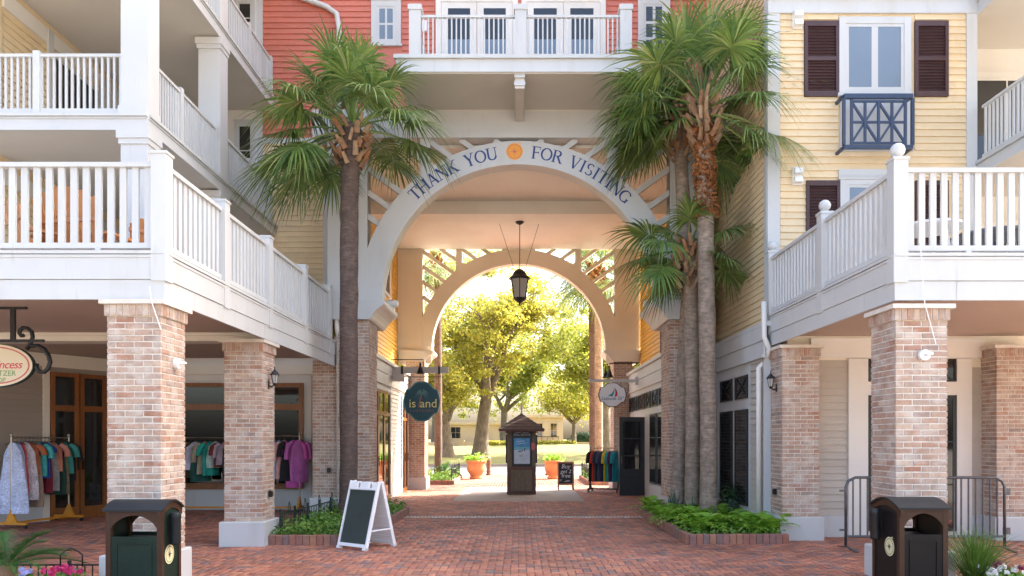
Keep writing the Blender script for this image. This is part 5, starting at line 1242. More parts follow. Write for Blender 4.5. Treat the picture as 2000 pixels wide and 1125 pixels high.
# ------------------------------------------------------------------ trash cans
def trash_can(label, x0, x1, y0, y1, h, panel, frame, s, em):
    """barrel-roofed litter bin; gable ends face +-X, s: the gable with the ash urn"""
    t = thing('trash_can', label, 'trash can', ((x0 + x1) / 2, (y0 + y1) / 2, 0), group='litter bins')
    zc = h - .10; D = y1 - y0; p = .05; ym = (y0 + y1) / 2
    for x in (x0, x1 - p):
        for y in (y0, y1 - p): MB().box(x, x + p, y, y + p, .03, zc).build('corner_post', M[frame], t)
    n = 12
    ar = [(y0 - .025 + (D + .05) * i / n, zc + .085 * math.sin(math.pi * i / n)) for i in range(n + 1)]
    lo = [(y, z - .02) for y, z in ar]
    MB().strip(Frame((x0 - .02, 0, 0), (0, 1, 0), (1, 0, 0)), lo, ar, 0, (x1 - x0) + .04).build('barrel_lid', M['lid'], t)
    for x in (x0 + .012, x1 - .032):                                       # gable sheets with an arched trim
        gp = [(y0 + p, .08), (y1 - p, .08)] + [(y, z - .035) for y, z in ar[::-1]][1:-1]
        MB().prism(Frame((x, 0, 0), (0, 1, 0), (1, 0, 0)), gp, 0, .02).build('gable_panel', M[panel], t)
    xg = x1 if s > 0 else x0
    Fg = faceR(x1 - .035) if s > 0 else faceL(x0 + .035)
    MB().strip(Fg, [(y, z - .085) for y, z in ar], [(y, z - .02) for y, z in ar], .0, .036).build('gable_trim', M[frame], t)
    for F in (front(y0), Frame((0, y1, 0), (1, 0, 0), (0, 1, 0))):
        m_ = 14; ax0, ax1 = x0 + p, x1 - p; zs, ze = zc - .19, zc - .06
        up_ = [(ax0 + (ax1 - ax0) * i / m_, zc - .001) for i in range(m_ + 1)]
        dn_ = [(ax0 + (ax1 - ax0) * i / m_, zs + (ze - zs) * math.sin(math.pi * i / m_) ** .7) for i in range(m_ + 1)]
        MB().strip(F, dn_, up_, -.03, -.002).build('arched_opening', M[frame], t)
        dr_ = piece('door', panel, F, t, x0 + p, x1 - p, -.03, -.006, .09, zc - .27)
        mb = MB(); a, b, c_, d_ = x0 + p + .05, x1 - p - .05, .16, zc - .33
        for q in ((a, b, c_, c_ + .014), (a, b, d_ - .014, d_), (a, a + .014, c_ + .014, d_ - .014), (b - .014, b, c_ + .014, d_ - .014)): mb.fbox(F, q[0], q[1], -.008, .002, q[2], q[3])
        mb.build('door_moulding', M[panel], t)
    MB().box(x0 + .01, x1 - .01, y0 + .01, y1 - .01, .03, .09).build('base', M[frame], t)
    MB().box(x0 + .07, x1 - .07, y0 + .05, y1 - .05, .1, zc - .30).build('liner', M['black'], t)
    uy = y0 + D * (.40 if s > 0 else .68)
    ux = xg + s * .055
    MB().lathe((ux, uy, zc - .37), [(.045, 0), (.05, .02), (.05, .26), (.055, .27), (.055, .31), (.045, .325)], 14).build('ash_urn', M['lid'] if panel == 'greencan' else M['black'], t, True)
    MB().box(min(xg, ux), max(xg, ux), uy - .02, uy + .02, zc - .30, zc - .10).build('urn_mount', M['black'], t)
    ec = y0 + D * (.42 if s > 0 else .38)
    Fe = faceR(x1 - .011) if s > 0 else faceL(x0 + .011)
    compass(lambda u, v, l: Fe.p(ec + u * (1 if s > 0 else -1), l, zc - (.47 if s > 0 else .42) + v), .098, t, 'cream', em)
    return t
trash_can('green trash can with a brown frame and barrel lid', SX(206, 7.3), SX(316, 7.3), 7.3, 7.72, 1.045, 'greencan', 'browncan', 1, 'greencan')
trash_can('umber brown trash can with a barrel lid beside the fountain grass', SX(1757, 7.35), SX(1852, 7.35), 7.35, 7.92, 1.06, 'umbercan', 'browncan', -1, 'umbercan')
# ------------------------------------------------------------------ steel barricade
d = 10.9; xa, xb_ = SX(1652, d), SX(1962, d)
t = thing('crowd_barricade', 'grey tubular steel crowd barricade behind the pale brick column', 'barricade', ((xa + xb_) / 2, d, 0))
zt, zb = 1.07, .20
MB().tube([(xa, d, .06), (xa, d, zt - .14), (xa + .04, d, zt - .05), (xa + .14, d, zt), (xb_ - .14, d, zt), (xb_ - .04, d, zt - .05), (xb_, d, zt - .14), (xb_, d, .06)], .021, 10).build('outer_tube', M['steel'], t, True)
MB().tube([(xa, d, zb), (xb_, d, zb)], .018, 8).build('bottom_tube', M['steel'], t)
n = 22
for i in range(1, n): x = xa + (xb_ - xa) * i / n; MB().tube([(x, d, zb), (x, d, zt)], .0125, 6).build('bar', M['steel'], t)
for x in (xa + .03, xb_ - .03):
    MB().bar((x - .0, d - .30, .012), (x, d, .05), .055, .016).bar((x, d, .05), (x, d + .30, .012), .055, .016).build('foot', M['steel'], t)
for z in (.28, .86):
    MB().box(xa - .09, xa + .02, d - .012, d + .012, z, z + .03).build('coupling_hook', M['steel'], t); MB().box(xb_ - .02, xb_ + .08, d - .012, d + .012, z - .05, z + .05).build('coupling_eye', M['steel'], t)
# ------------------------------------------------------------------ white A-frame sign
def aframe():
    u = Vector((.83, -.557, 0)); v = Vector((.557, .83, 0)); c = Vector((-2.47, 10.93, 0))
    t = thing('sandwich_board', 'white plastic sandwich board with a blank dark green panel', 'sandwich board', c + v * .3)
    W_, H_, dp = .60, 1.0, .60; z = Vector((0, 0, 1))
    for sgn, b0 in ((1, c), (-1, c + v * dp)):
        lean = v * (sgn * dp * .46); up = (lean + z * H_); n_ = u.cross(up).normalized() * sgn
        def P(a, h, q=0): return b0 + u * (a * W_) + up * h + n_ * q
        def slab(a0, a1, h0, h1, q0, q1):
            return MB().add([P(a0, h0, q0), P(a1, h0, q0), P(a1, h1, q0), P(a0, h1, q0), P(a0, h0, q1), P(a1, h0, q1), P(a1, h1, q1), P(a0, h1, q1)], [(0, 1, 2, 3), (7, 6, 5, 4), (0, 4, 5, 1), (1, 5, 6, 2), (2, 6, 7, 3), (3, 7, 4, 0)])
        fr = MB()
        for a0, a1, h0, h1 in ((-.5, -.455, 0, 1), (.455, .5, 0, 1), (-.455, .455, .04, .085), (-.455, .455, .87, .90)):
            k = slab(a0, a1, h0, h1, -.025, .03); fr.add(k.v, k.f)
        for a0, a1 in ((-.455, -.24), (-.12, .16), (.30, .455)):
            k = slab(a0, a1, .90, .985, -.022, .022); fr.add(k.v, k.f)
        k = slab(-.5, -.40, -.0, .035, -.03, .04); fr.add(k.v, k.f); k = slab(.40, .5, 0, .035, -.03, .04); fr.add(k.v, k.f)
        f_ = fr.build('leaf_frame', M['plastic'], t)
        k = slab(-.455, .455, .085, .87, -.012, .0); MB().add(k.v, k.f).build('back_sheet', M['plastic'], t)
        k = slab(-.45, .45, .09, .865, .001, .012); MB().add(k.v, k.f).build('panel', M['board'], t)
        for i in range(5):
            k = slab(-.42, .42, .16 + i * .15, .17 + i * .15, -.02, -.012); MB().add(k.v, k.f).build('rib', M['plastic'], t)
    a = c + u * (W_ * .48) + v * .10 + z * .28; b = c + u * (W_ * .48) + v * (dp - .10) + z * .28
    MB().bar(a, b, .02, .02).build('spreader', M['plastic'], t)
aframe()
# small chalkboard
d = 23.5; F = front(d); u0, u1 = SX(1089, d), SX(1121, d); z0, z1 = 0, SZ(902, d)
t = thing('chalkboard', 'small black chalkboard with chalk lettering in a wood frame', 'chalkboard', ((u0 + u1) / 2, d, 0))
tilt = .14
def cp(u, q, z): return Vector((u, d - .06 + tilt * z / z1 - q, z))
def cbox(a, b, c_, e, q0, q1): return [cp(a, q0, c_), cp(b, q0, c_), cp(b, q0, e), cp(a, q0, e), cp(a, q1, c_), cp(b, q1, c_), cp(b, q1, e), cp(a, q1, e)]
BF = [(3, 2, 1, 0), (4, 5, 6, 7), (0, 1, 5, 4), (1, 2, 6, 5), (2, 3, 7, 6), (3, 0, 4, 7)]
mb = MB()
for q in ((u0, u0 + .045, 0, z1), (u1 - .045, u1, 0, z1), (u0 + .045, u1 - .045, z1 - .045, z1), (u0 + .045, u1 - .045, .16, .21)): mb.add(cbox(*q, 0, .03), BF)
mb.build('frame', M['teak'], t); MB().add(cbox(u0 + .045, u1 - .045, .21, z1 - .045, .005, .018), BF).build('slate', M['chalkblack'], t)
MB().bar((u0 + .03, d + .35, 0), (u0 + .03, d + .1, z1 - .05), .03, .03).bar((u1 - .03, d + .35, 0), (u1 - .03, d + .1, z1 - .05), .03, .03).build('rear_leg', M['teak'], t)
for s_, z, sz in (('Buy', .69, .19), ('get 2', .54, .17), ('free', .40, .18)): put_text('chalk_lettering', s_, sz, 'chalk', t, cp((u0 + u1) / 2, .022, z), FX, (0, tilt / z1, 1), shear=.2)
mb = MB()
for z, a, b in ((.32, .06, .14), (.29, .06, .12), (.30, .26, .40), (.27, .2, .38)): mb.bar(cp(u0 + a, .021, z), cp(u0 + b, .021, z + .008), .002, .012)
mb.build('chalk_scribble', M['chalk'], t)
# ------------------------------------------------------------------ information kiosk
d = 21.6; c = Vector((SX(1018.5, d), d + .43, 0)); h = .425
t = thing('kiosk', 'dark wood information kiosk with hipped shingle roof and a poster', 'kiosk', c)
F = front(d); 
MB().box(c.x - h + .03, c.x + h - .03, d + .03, d + .83, .02, .80).build('base', M['greywood'], t)
for sx in (-1, 1):
    for y in (d, d + .78): MB().box(c.x + sx * (h - .06) - .06, c.x + sx * (h - .06) + .06, y, y + .08, .0, .82).build('corner_post', M['darkwood'], t)
for F2 in (F, faceR(c.x + h), faceL(c.x - h)):
    a, b = (c.x - h + .12, c.x + h - .12) if F2 is F else (d + .1, d + .76)
    for z0, z1 in ((.03, .11), (.72, .82)): piece('rail', 'darkwood', F2, t, a, b, -.03, -.006, z0, z1)
n = 5
for i in range(n): a = c.x - h + .12 + (2 * h - .24) / n * i; piece('plank', 'greywood', F, t, a + .004, a + (2 * h - .24) / n - .004, -.03, -.012 + R.uniform(0, .003), .11, .72)
zt = SZ(838, d)
MB().box(c.x - .36, c.x + .36, d + .06, d + .80, .82, zt + .05).build('upper_box', M['greywood'], t)
for sx in (-1, 1): MB().box(c.x + sx * .37 - .05, c.x + sx * .37 + .05, d + .04, d + .12, .82, zt).build('upper_post', M['greywood'], t)
p0, p1 = SX(1002, d), SX(1037, d); Fk = front(d + .04)
MB().fbox(Fk, p0 - .03, p1 + .03, -.03, .012, SZ(911, d), SZ(841, d)).build('poster_case', M['black'], t)
z0, z1 = SZ(906, d), SZ(856, d)
M['psky'] = mat('poster_sky', (.06, .30, .56), .4, noise=(6, .25)); M['psea'] = mat('poster_sea', (.16, .50, .62), .4, noise=(9, .2)); M['psand'] = mat('poster_sand', (.55, .62, .68), .4, noise=(5, .12))
po = MB().fbox(Fk, p0 + .03, p1 - .03, .012, .016, z0 + (z1 - z0) * .66, z1).build('poster_sky', M['psky'], t)
MB().fbox(Fk, p0 + .03, p1 - .03, .012, .016, z0 + (z1 - z0) * .55, z0 + (z1 - z0) * .66).build('poster_sea', M['psea'], t); MB().fbox(Fk, p0 + .03, p1 - .03, .012, .016, z0, z0 + (z1 - z0) * .55).build('poster_sand', M['psand'], t)
mb = MB()
for a, z, w_, hh in ((.2, .47, .09, .03), (.27, .49, .03, .06), (.34, .50, .03, .09), (.23, .30, .08, .015)): mb.fbox(Fk, p0 + a - w_ / 2, p0 + a + w_ / 2, .0165, .018, z0 + (z1 - z0) * z, z0 + (z1 - z0) * z + hh)
mb.build('poster_figure', M['navy'], t)
mb = MB()
for i, (a, z, l) in enumerate(((.1, .86, .3), (.15, .78, .25), (.12, .05, .1), (.28, .05, .14))): mb.bar(Fk.p(p0 + a, .017, z0 + (z1 - z0) * z), Fk.p(p0 + a + l * .8, .017, z0 + (z1 - z0) * (z + .04)), .002, .012)
mb.build('poster_streak', M['plastic'] if True else None, t)
put_text('lettering', 'REAL ESTATE', .085, 'chalk', t, Fk.p((p0 + p1) / 2, .016, SZ(851, d)), FX, UP)
mb = MB()
for i in range(16): mb.fbox(Fk, p0 + .04 + i * .028, p0 + .055 + i * .028, .0125, .0165, SZ(846, d), SZ(844, d))
mb.build('small_print', M['chalk'], t)
tag(fb(front(d + .035), SX(1038, d), SX(1044.5, d), .0, .01, SZ(879, d), SZ(865, d)).build('notice', M['signpink'], t), None)
for s in (-1, 1): MB().box(c.x + s * .44 - .025, c.x + s * .44 + .025, d + .14, d + .72, .92, 1.75).build('side_case', M['black'], t)
ro, rz0, rz1 = .68, zt - .02, SZ(808, d) + .02
rings = []
n = 6                                                                        # courses of shingles on four slopes
for k in range(n):
    f0, f1 = k / n, (k + 1) / n; r0, r1 = ro * (1 - f0), ro * (1 - f1); q0 = rz0 + (rz1 - rz0) * f0 ** .92 + .012; q1 = rz0 + (rz1 - rz0) * f1 ** .92
    mb = MB(); yc = d + .43; cn = [(-1, -1), (1, -1), (1, 1), (-1, 1)]
    for i in range(4):
        (a, b), (e, g) = cn[i], cn[(i + 1) % 4]
        mb.add([(c.x + a * r0, yc + b * r0, q0), (c.x + e * r0, yc + g * r0, q0), (c.x + e * r1, yc + g * r1, q1), (c.x + a * r1, yc + b * r1, q1), (c.x + a * r0, yc + b * r0, q0 - .02), (c.x + e * r0, yc + g * r0, q0 - .02)], [(0, 1, 2, 3), (4, 5, 1, 0)])
    mb.build('shingle_course', M['shingle'], t)
MB().box(c.x - ro + .02, c.x + ro - .02, d + .43 - ro + .02, d + .43 + ro - .02, rz0 - .05, rz0).build('eave', M['darkwood'], t)
for i in range(5): x = c.x - .44 + i * .22; MB().box(x - .025, x + .025, d - .2, d + .06, rz0 - .10, rz0 - .05).build('rafter', M['darkwood'], t)
MB().lathe((c.x, d + .43, rz1 - .02), [(.05, 0), (.03, .04), (.015, .1), (.03, .14), (.05, .19), (.03, .26), (.006, .36)], 10).build('finial', M['offwhite'], t, True)
# ------------------------------------------------------------------ planters and bollards in the sun
def planter(label, px, d, r):
    x = SX(px, d); t = thing('planter', label, 'planter', (x, d, 0), group='terracotta planters')
    MB().lathe((x, d, 0), [(r * .62, 0), (r * .66, .06), (r * .56, .10), (r * .60, .16), (r * .85, .30), (r * .93, .46), (r * .86, .60), (r * .90, .64), (r * 1.0, .68), (r * 1.02, .74), (r * .92, .76), (r * .85, .72)], 28).build('pot', M['terracotta'], t, True)
    rng = np.random.default_rng(int(px)); p = rng.normal(size=(420, 3)) * np.array([r * .45, r * .45, .10]); p[:, 2] = np.abs(p[:, 2]) + .74
    leaves('foliage', p + np.array([x, d, 0]), .075, M['fern'], t, seed=int(px))
planter('terracotta urn planter with leafy plants beside the kiosk, near the fenced sago', 930, 30.0, .42); planter('terracotta urn planter half behind the chalkboard', 1081, 30.0, .40)
for lb, px in (('dark bronze bollard beside the terracotta planter in the open', 954.5), ('dark bronze bollard behind the planter next to the chalkboard', 1070)):
    d = 33.0; x = SX(px, d)
    tag(MB().lathe((x, d, 0), [(.13, 0), (.13, .05), (.10, .08), (.12, .16), (.095, .22), (.085, .60), (.10, .63), (.085, .66), (.10, .72), (.085, .80), (.04, .84), (.01, .85)], 14).build('bollard', M['darkwood'], smooth=True), lb, 'bollard', 'bollards at the kerb')
# ------------------------------------------------------------------ garments and rails
CM = {}
def cloth(col):
    k = tuple(col)
    if k not in CM: CM[k] = mat('cloth', col, .85, noise=[(6, .16), (36, .32 if (len(CM) % 3 == 0) else .1)])
    return CM[k]
def garment(kind, L_, wsh, whem, seed, sleeve=.0):
    """a hanging garment: folded closed shell, shoulders at z = 0, across x"""
    rr = random.Random(seed); mb = MB(); n = 22; rows = 12; ph = rr.uniform(0, 6)
    for j in range(rows + 1):
        q = j / rows; z = -L_ * q
        hw = wsh / 2 * (.35 + .65 * min(1, q * 8)) if q < .125 else (wsh / 2 + (whem - wsh) / 2 * ((q - .125) / .875) - (.012 * math.sin(q * 7) if kind == 'dress' else 0))
        for i in range(n):
            a = 2 * math.pi * i / n; dp = .035 + .03 * q
            fold = 1 + .35 * q * math.sin(a * 5 + ph) + .2 * q * math.sin(a * 9 + 2 * ph)
            mb.v.append((hw * math.cos(a) * (1 + .05 * q * math.sin(3 * a + ph)), dp * math.sin(a) * fold, z + (.025 if j == 0 else 0) - .03 * abs(math.cos(a)) * (q < .13)))
    for j in range(rows):
        for i in range(n): i2 = (i + 1) % n; mb.f.append((j * n + i, j * n + i2, (j + 1) * n + i2, (j + 1) * n + i))
    if sleeve:
        for s in (-1, 1): mb.tube([(s * wsh * .40, 0, -.04), (s * (wsh * .5 + .05), .0, -.10), (s * (wsh * .5 + .085), .01, -.06 - sleeve * .6), (s * (wsh * .5 + .09), .01, -.06 - sleeve)], [.05, .06, .055, .06], 8, False)
    return mb
def hang(label, name, cat, pos, rz, kind, L_, wsh, whem, col, sleeve, seed, group):
    t = thing(name, label, cat, pos, rz, group, local=True)
    me = garment(kind, L_, wsh, whem, seed, sleeve).mesh(name, cloth(col), smooth=True); g = link('cloth', me, t, (0, 0, -.09))
    hm = MB().tube([(0, 0, 0), (.012, 0, .02), (0, 0, .035), (-.012, 0, .02), (0, 0, -.02), (0, 0, -.05)], .003, 4).tube([(-wsh * .42, 0, -.11), (0, 0, -.05), (wsh * .42, 0, -.11)], .006, 5)
    link('hanger', hm.mesh('hanger', M['black']), t)
def rail(label, a, b, z, m='chrome', base='rack', foot=.32):
    a, b = Vector((*a, 0)), Vector((*b, 0)); dv = (b - a).normalized(); sd = Vector((-dv.y, dv.x, 0)); up = Vector((0, 0, 1))
    t = thing('clothes_rail', label, 'clothes rail', (a + b) / 2, group='rolling clothes rails')
    MB().tube([a + up * z, b + up * z], .014, 8).build('bar', M[m], t)
    for p in (a, b):
        MB().tube([p + up * .12, p + up * (z + .02)], .017, 8).build('upright', M[m], t)
        MB().lathe(p + up * (z + .02), [(.01, 0), (.028, .02), (.028, .04), (.008, .06)], 10).build('knob', M[m], t, True)
        MB().bar(p - sd * foot + up * .10, p + sd * foot + up * .10, .05, .045).build('foot', M[base], t)
        MB().add([p + dv * .02 + sd * .12 + up * .12, p + dv * .02 - sd * .12 + up * .12, p + dv * .02 + up * .36, p - dv * .02 + sd * .12 + up * .12, p - dv * .02 - sd * .12 + up * .12, p - dv * .02 + up * .36], [(0, 1, 2), (5, 4, 3), (0, 3, 4, 1), (1, 4, 5, 2), (2, 5, 3, 0)]).build('gusset', M[base], t)
        for s in (-1, 1):
            q = p + sd * s * (foot - .03); MB().tube([q + up * .04 - dv * .015, q + up * .04 + dv * .015], .035, 10).build('caster', M['black'], t)
    MB().bar(a + up * .10, b + up * .10, .04, .04).build('base_bar', M[base], t)
    return t
za = 1.66
A, B = (-9.22, 13.40), (-8.98, 14.72); rail('orange footed clothes rail of dresses by the amber double doors', A, B, za)
WH = (.62, .63, .72)
G1 = [('pale blue white sundress', 'dress', 1.28, .34, .58, (.50, .55, .72), 0), ('pale blue patterned sundress', 'dress', 1.28, .34, .52, (.40, .47, .68), 0), ('coral pink long dress', 'dress', 1.0, .26, .32, (.62, .10, .13), 0), ('white print dress', 'dress', 1.05, .36, .48, (.62, .60, .68), 0),
      ('rust orange top', 'shirt', .58, .34, .36, (.42, .12, .05), .16), ('beige maxi dress', 'dress', 1.2, .28, .40, (.34, .25, .19), 0), ('bright turquoise shirt', 'shirt', .62, .42, .46, (.06, .38, .38), .22), ('cobalt blue top', 'shirt', .66, .32, .36, (.02, .10, .45), .12),
      ('dark red dress', 'dress', .95, .30, .36, (.20, .015, .03), 0), ('grey silver dress', 'dress', .92, .30, .40, (.30, .30, .30), 0), ('peach blouse', 'shirt', .55, .36, .38, (.60, .25, .18), .2), ('dark green dress', 'dress', 1.0, .32, .40, (.015, .06, .045), 0), ('olive print dress', 'dress', 1.0, .34, .44, (.17, .15, .09), 0), ('teal green shirt', 'shirt', .60, .40, .44, (.05, .28, .25), .22), ('black blouse', 'shirt', .75, .36, .38, (.015, .016, .02), .3)]
nG = len(G1)
for i, (nm, kd, L_, ws, wh, col, sl) in enumerate(G1):
    f = (i + .4) / nG; x, y = A[0] + (B[0] - A[0]) * f, A[1] + (B[1] - A[1]) * f
    hang(nm + ' on the rail by the amber double doors', 'dress' if kd == 'dress' else 'shirt', kd, (x, y, za - .015), R.uniform(-.25, .25) - .1, kd, L_, ws, wh, col, sl, 100 + i, 'clothes on the rail by the double doors')
yr = 16.55
A, B = (-7.85, yr), (-6.40, yr); rail('clothes rail in front of the display window between the two brick columns', A, B, za, foot=.25)
G2 = [('khaki print top', .62, (.20, .17, .12)), ('grey blouse', .66, (.24, .23, .22)), ('olive tunic', .66, (.14, .12, .06)), ('cream blouse', .62, (.46, .42, .34)), ('brown dark top', .64, (.10, .055, .035)), ('white lilac shirt', .60, (.60, .58, .70)), ('long dark green skirt', 1.02, (.012, .085, .07)), ('sand coloured top', .64, (.34, .29, .21)), ('jade green shirt', .60, (.02, .33, .27)), ('white and jade top', .62, (.45, .55, .52)), ('maroon top', .62, (.13, .02, .015)), ('mauve top', .5, (.35, .27, .32)), ('black dress', .95, (.012, .016, .015))]
for i, (nm, L_, col) in enumerate(G2):
    f = (i + .4) / len(G2); hang(nm + ' on the rail between the two brick columns', 'garment', 'garment', (A[0] + (B[0] - A[0]) * f, yr, za - .015), rad(58) + R.uniform(-.3, .3), 'shirt' if i % 3 else 'dress', L_ * R.uniform(.85, 1.25), R.uniform(.32, .44), R.uniform(.34, .50), col, (0 if L_ > .9 or i % 4 == 1 else R.uniform(.12, .42)), 140 + i, 'clothes on the rail between the columns')
A, B = (-5.75, yr), (SX(585, yr), yr); rail('clothes rail with pink robes beside the iron fence', A, B, za + .04, foot=.25)
G3 = [('sky blue top', .55, (.24, .42, .55)), ('black long dress', 1.0, (.012, .02, .016)), ('grey green blouse', .62, (.26, .32, .30)), ('light blue long shirt', .85, (.16, .36, .60)), ('peach pink long shirt', .85, (.62, .32, .30)), ('black tunic', .9, (.014, .014, .016)), ('bright pink robe', 1.05, (.58, .10, .38)), ('orchid pink robe', .92, (.52, .14, .42))]
for i, (nm, L_, col) in enumerate(G3):
    f = (i + .5) / len(G3) * 1.04; hang(nm + ' on the rail beside the iron fence', 'garment', 'garment', (A[0] + (B[0] - A[0]) * f, yr, za + .025), rad(60 if i < 6 else 25) + R.uniform(-.2, .2), 'dress', L_, R.uniform(.30, .38), R.uniform(.34, .48), col, (.12, .3, 0, .45, .4, .3, .36, .36)[i], 180 + i, 'clothes on the rail beside the fence')
A, B = (SX(1154, 22.6), 22.75), (SX(1207, 22.6), 22.45); rail('clothes rail of bright shirts beside the open black door', A, B, 1.35, base='black', foot=.28)
G4 = [('black shirt', (.012, .012, .015)), ('red shirt', (.50, .03, .015)), ('dark grey shirt', (.05, .05, .06)), ('slate blue shirt', (.05, .07, .13)), ('navy shirt', (.02, .03, .07)), ('yellow shirt', (.70, .48, .02)), ('turquoise shirt', (.01, .34, .34)), ('wine purple shirt', (.13, .03, .07)), ('teal shirt', (.01, .26, .30)), ('deep teal shirt', (.01, .20, .24))]
for i, (nm, col) in enumerate(G4):
    f = (i + .5) / len(G4); hang(nm + ' on the rail beside the open black door', 'shirt', 'shirt', (A[0] + (B[0] - A[0]) * f, A[1] + (B[1] - A[1]) * f, 1.335), rad(62) + R.uniform(-.15, .15), 'shirt', .92, .36, .36, col, .3, 220 + i, 'shirts beside the open door')
# ------------------------------------------------------------------ terrace furniture
def slat_chair(label, loc, rz, m, cat='chair', h=1.12, group=None):
    t = thing('patio_chair', label, cat, loc, rz, group, local=True)
    for sx in (-1, 1):
        MB().bar((sx * .29, -.28, 0), (sx * .29, -.28, .60), .05, .07, up=(0, 1, 0)).build('leg', M[m], t); MB().bar((sx * .29, .28, 0), (sx * .29, .20, .60), .05, .07, up=(0, 1, 0)).build('leg', M[m], t)
        MB().bar((sx * .31, -.36, .62), (sx * .31, .34, .62), .11, .03).build('arm', M[m], t)
    for i in range(6): y = -.28 + i * .1; MB().bar((-.28, y, .42 - .02 * i), (.28, y, .42 - .02 * i), .08, .022).build('seat_slat', M[m], t)
    for i in range(6):
        x = -.225 + i * .09; hh = h - .10 * abs(i - 2.5) ** 1.5 * .35; MB().bar((x, .24, .34), (x * 1.1, .24 + .28 * (hh - .34), hh), .08, .02, up=(0, 1, 0)).build('back_slat', M[m], t)
    MB().bar((-.30, .38, .78), (.30, .38, .78), .025, .05).build('back_rail', M[m], t)
    return t
zd = 3.60
slat_chair('teak patio chair behind the terrace railing, beside the yellow wall', (SX(85, 9.4), 9.5, zd), rad(140), 'teak', h=1.05, group='teak patio chairs')
slat_chair('teak patio chair with its high back to the terrace railing', (SX(175, 9.6), 9.6, zd), rad(170), 'teak', h=1.18, group='teak patio chairs').scale = (1.55, 1, 1)
slat_chair('teak patio chair near the corner post of the terrace', (SX(262, 9.7), 10.1, zd), rad(215), 'teak', h=1.0, group='teak patio chairs')
slat_chair('slate blue slatted chair on the upper white porch', (SX(182, 12.4), 12.5, 6.40), rad(20), 'navy', h=.95)
def patio_table(label, x, y, z, r, m, top):
    t = thing('patio_table', label, 'table', (x, y, z)); MB().lathe((x, y, z), [(r, .72), (r, .75)], 24).build('table_top', M[top], t)
    for i in range(4): a = rad(45 + 90 * i); MB().tube([(x + math.cos(a) * r * .75, y + math.sin(a) * r * .75, z), (x + math.cos(a) * r * .5, y + math.sin(a) * r * .5, z + .72)], .02, 6).build('leg', M[m], t)
patio_table('round white patio table on the terrace with ball finials', SX(1812, 9.6), 9.6, 3.645, .42, 'plastic', 'plastic')
patio_table('dark patio table on the terrace beside the round white one', SX(1945, 9.9), 10.0, 3.645, .5, 'navy', 'steel')
# ------------------------------------------------------------------ trees and what stands across the road
def tree(name, label, base, h, spread, seed, m, nleaf0, r0, lean=0, fork=.28, leaf=.105, low=.38, group='trees across the road'):
    nleaf = int(nleaf0 * 1.9); rr = random.Random(seed); rng = np.random.default_rng(seed); t = thing(name, label, 'tree', base, group=group); b = Vector(base); br = MB(); tips = []
    def limb(p, d, L_, r, lev):
        n = 5; pts = [p]; q = p.copy(); dd = d.copy()
        for i in range(n):
            dd = (dd + Vector((rr.uniform(-.22, .22), rr.uniform(-.22, .22), rr.uniform(-.05, .16)))).normalized(); q = q + dd * (L_ / n); pts.append(q.copy())
        br.tube(pts, [r * (1 - .55 * i / n) for i in range(n + 1)], 8 if lev < 2 else 5, False)
        if lev >= 1: tips.extend(pts[2:])
        if lev < 3:
            for k in range(3 if lev < 2 else 2):
                a = rr.uniform(0, 6.28); f = rr.choice((.55, .75, 1.0)); st = pts[min(n, int(f * n))]
                nd = (dd * .55 + Vector((math.cos(a), math.sin(a), rr.uniform(.05, .5))) * .8).normalized(); limb(st, nd, L_ * rr.uniform(.55, .8), r * .5, lev + 1)
    tp = [b - Vector((0, 0, .3)), b + Vector((lean * .03, 0, h * fork * .3)), b + Vector((lean * .08, 0, h * fork * .7)), b + Vector((lean * .15, 0, h * fork))]
    MB().tube(tp, [r0 * 1.45, r0 * 1.02, r0 * .9, r0 * .85], 12, False).build('trunk', M['bark'], t, True)
    nb = 5
    for i in range(nb):
        a = i * 6.283 / nb + rr.uniform(-.4, .4); limb(tp[-1] - Vector((0, 0, .1)), Vector((math.cos(a) * .62, math.sin(a) * .62, rr.uniform(.5, .95))).normalized(), h * .30, r0 * .62, 0)
    br.build('branches', M['bark'], t, True)
    # clumps of leaves near the limbs, thinned so the sky shows through
    T = np.array([tuple(p) for p in tips]); T = T[rng.permutation(len(T))][:150]
    extra = rng.normal(size=(60, 3)); extra /= np.linalg.norm(extra, axis=1)[:, None]; extra = extra * np.array([spread, spread, h * (1 - low) / 2]) * rng.uniform(.5, 1, (60, 1)) ** .4 + np.array([b.x, b.y, b.z + h * (1 + low) / 2])
    Cc = np.concatenate([T, extra]); idx = rng.integers(0, len(Cc), nleaf); rad_ = rng.uniform(.3, 1.15, len(Cc))
    P = Cc[idx] + rng.normal(size=(nleaf, 3)) * (rad_[idx] * .62)[:, None] * np.array([1, 1, .6])
    leaves('crown', P, leaf, M[m], t, seed=seed)
    return t
def tr(px, y): return (SX(px, y), y, lawn_z(0, y))
tree('oak_tree', 'spreading yellow green oak forking low, beside the teal sign', tr(874, 51), 9.0, 5.0, 3, 'leaf1', 15000, .42, lean=-1.5, fork=.26)
tree('oak_tree', 'tall yellow green oak with a leaning trunk behind the kiosk', tr(938, 53), 14.5, 6.4, 8, 'leaf1', 24000, .48, lean=3.0, fork=.27)
tree('oak_tree', 'green leafed oak behind the pair of palm trunks', tr(1185, 52), 11.0, 5.2, 15, 'leaf2', 18000, .35, lean=-1.0, fork=.30, low=.30)
tree('oak_tree', 'small round oak on the lawn between the kiosk and the pair of palm trunks', tr(1121, 66), 6.5, 3.2, 21, 'leaf1', 6000, .2, fork=.30, low=.35)
tree('oak_tree', 'broad green oak far behind the leaning oak', (SX(985, 78), 78, 1.0), 12.5, 7.5, 27, 'leaf2', 14000, .4, leaf=.14, low=.22)
tree('oak_tree', 'broad oak far behind the small round oak', (SX(1215, 82), 82, 1.0), 13.0, 8.0, 33, 'leaf1', 14000, .4, leaf=.14, low=.2)
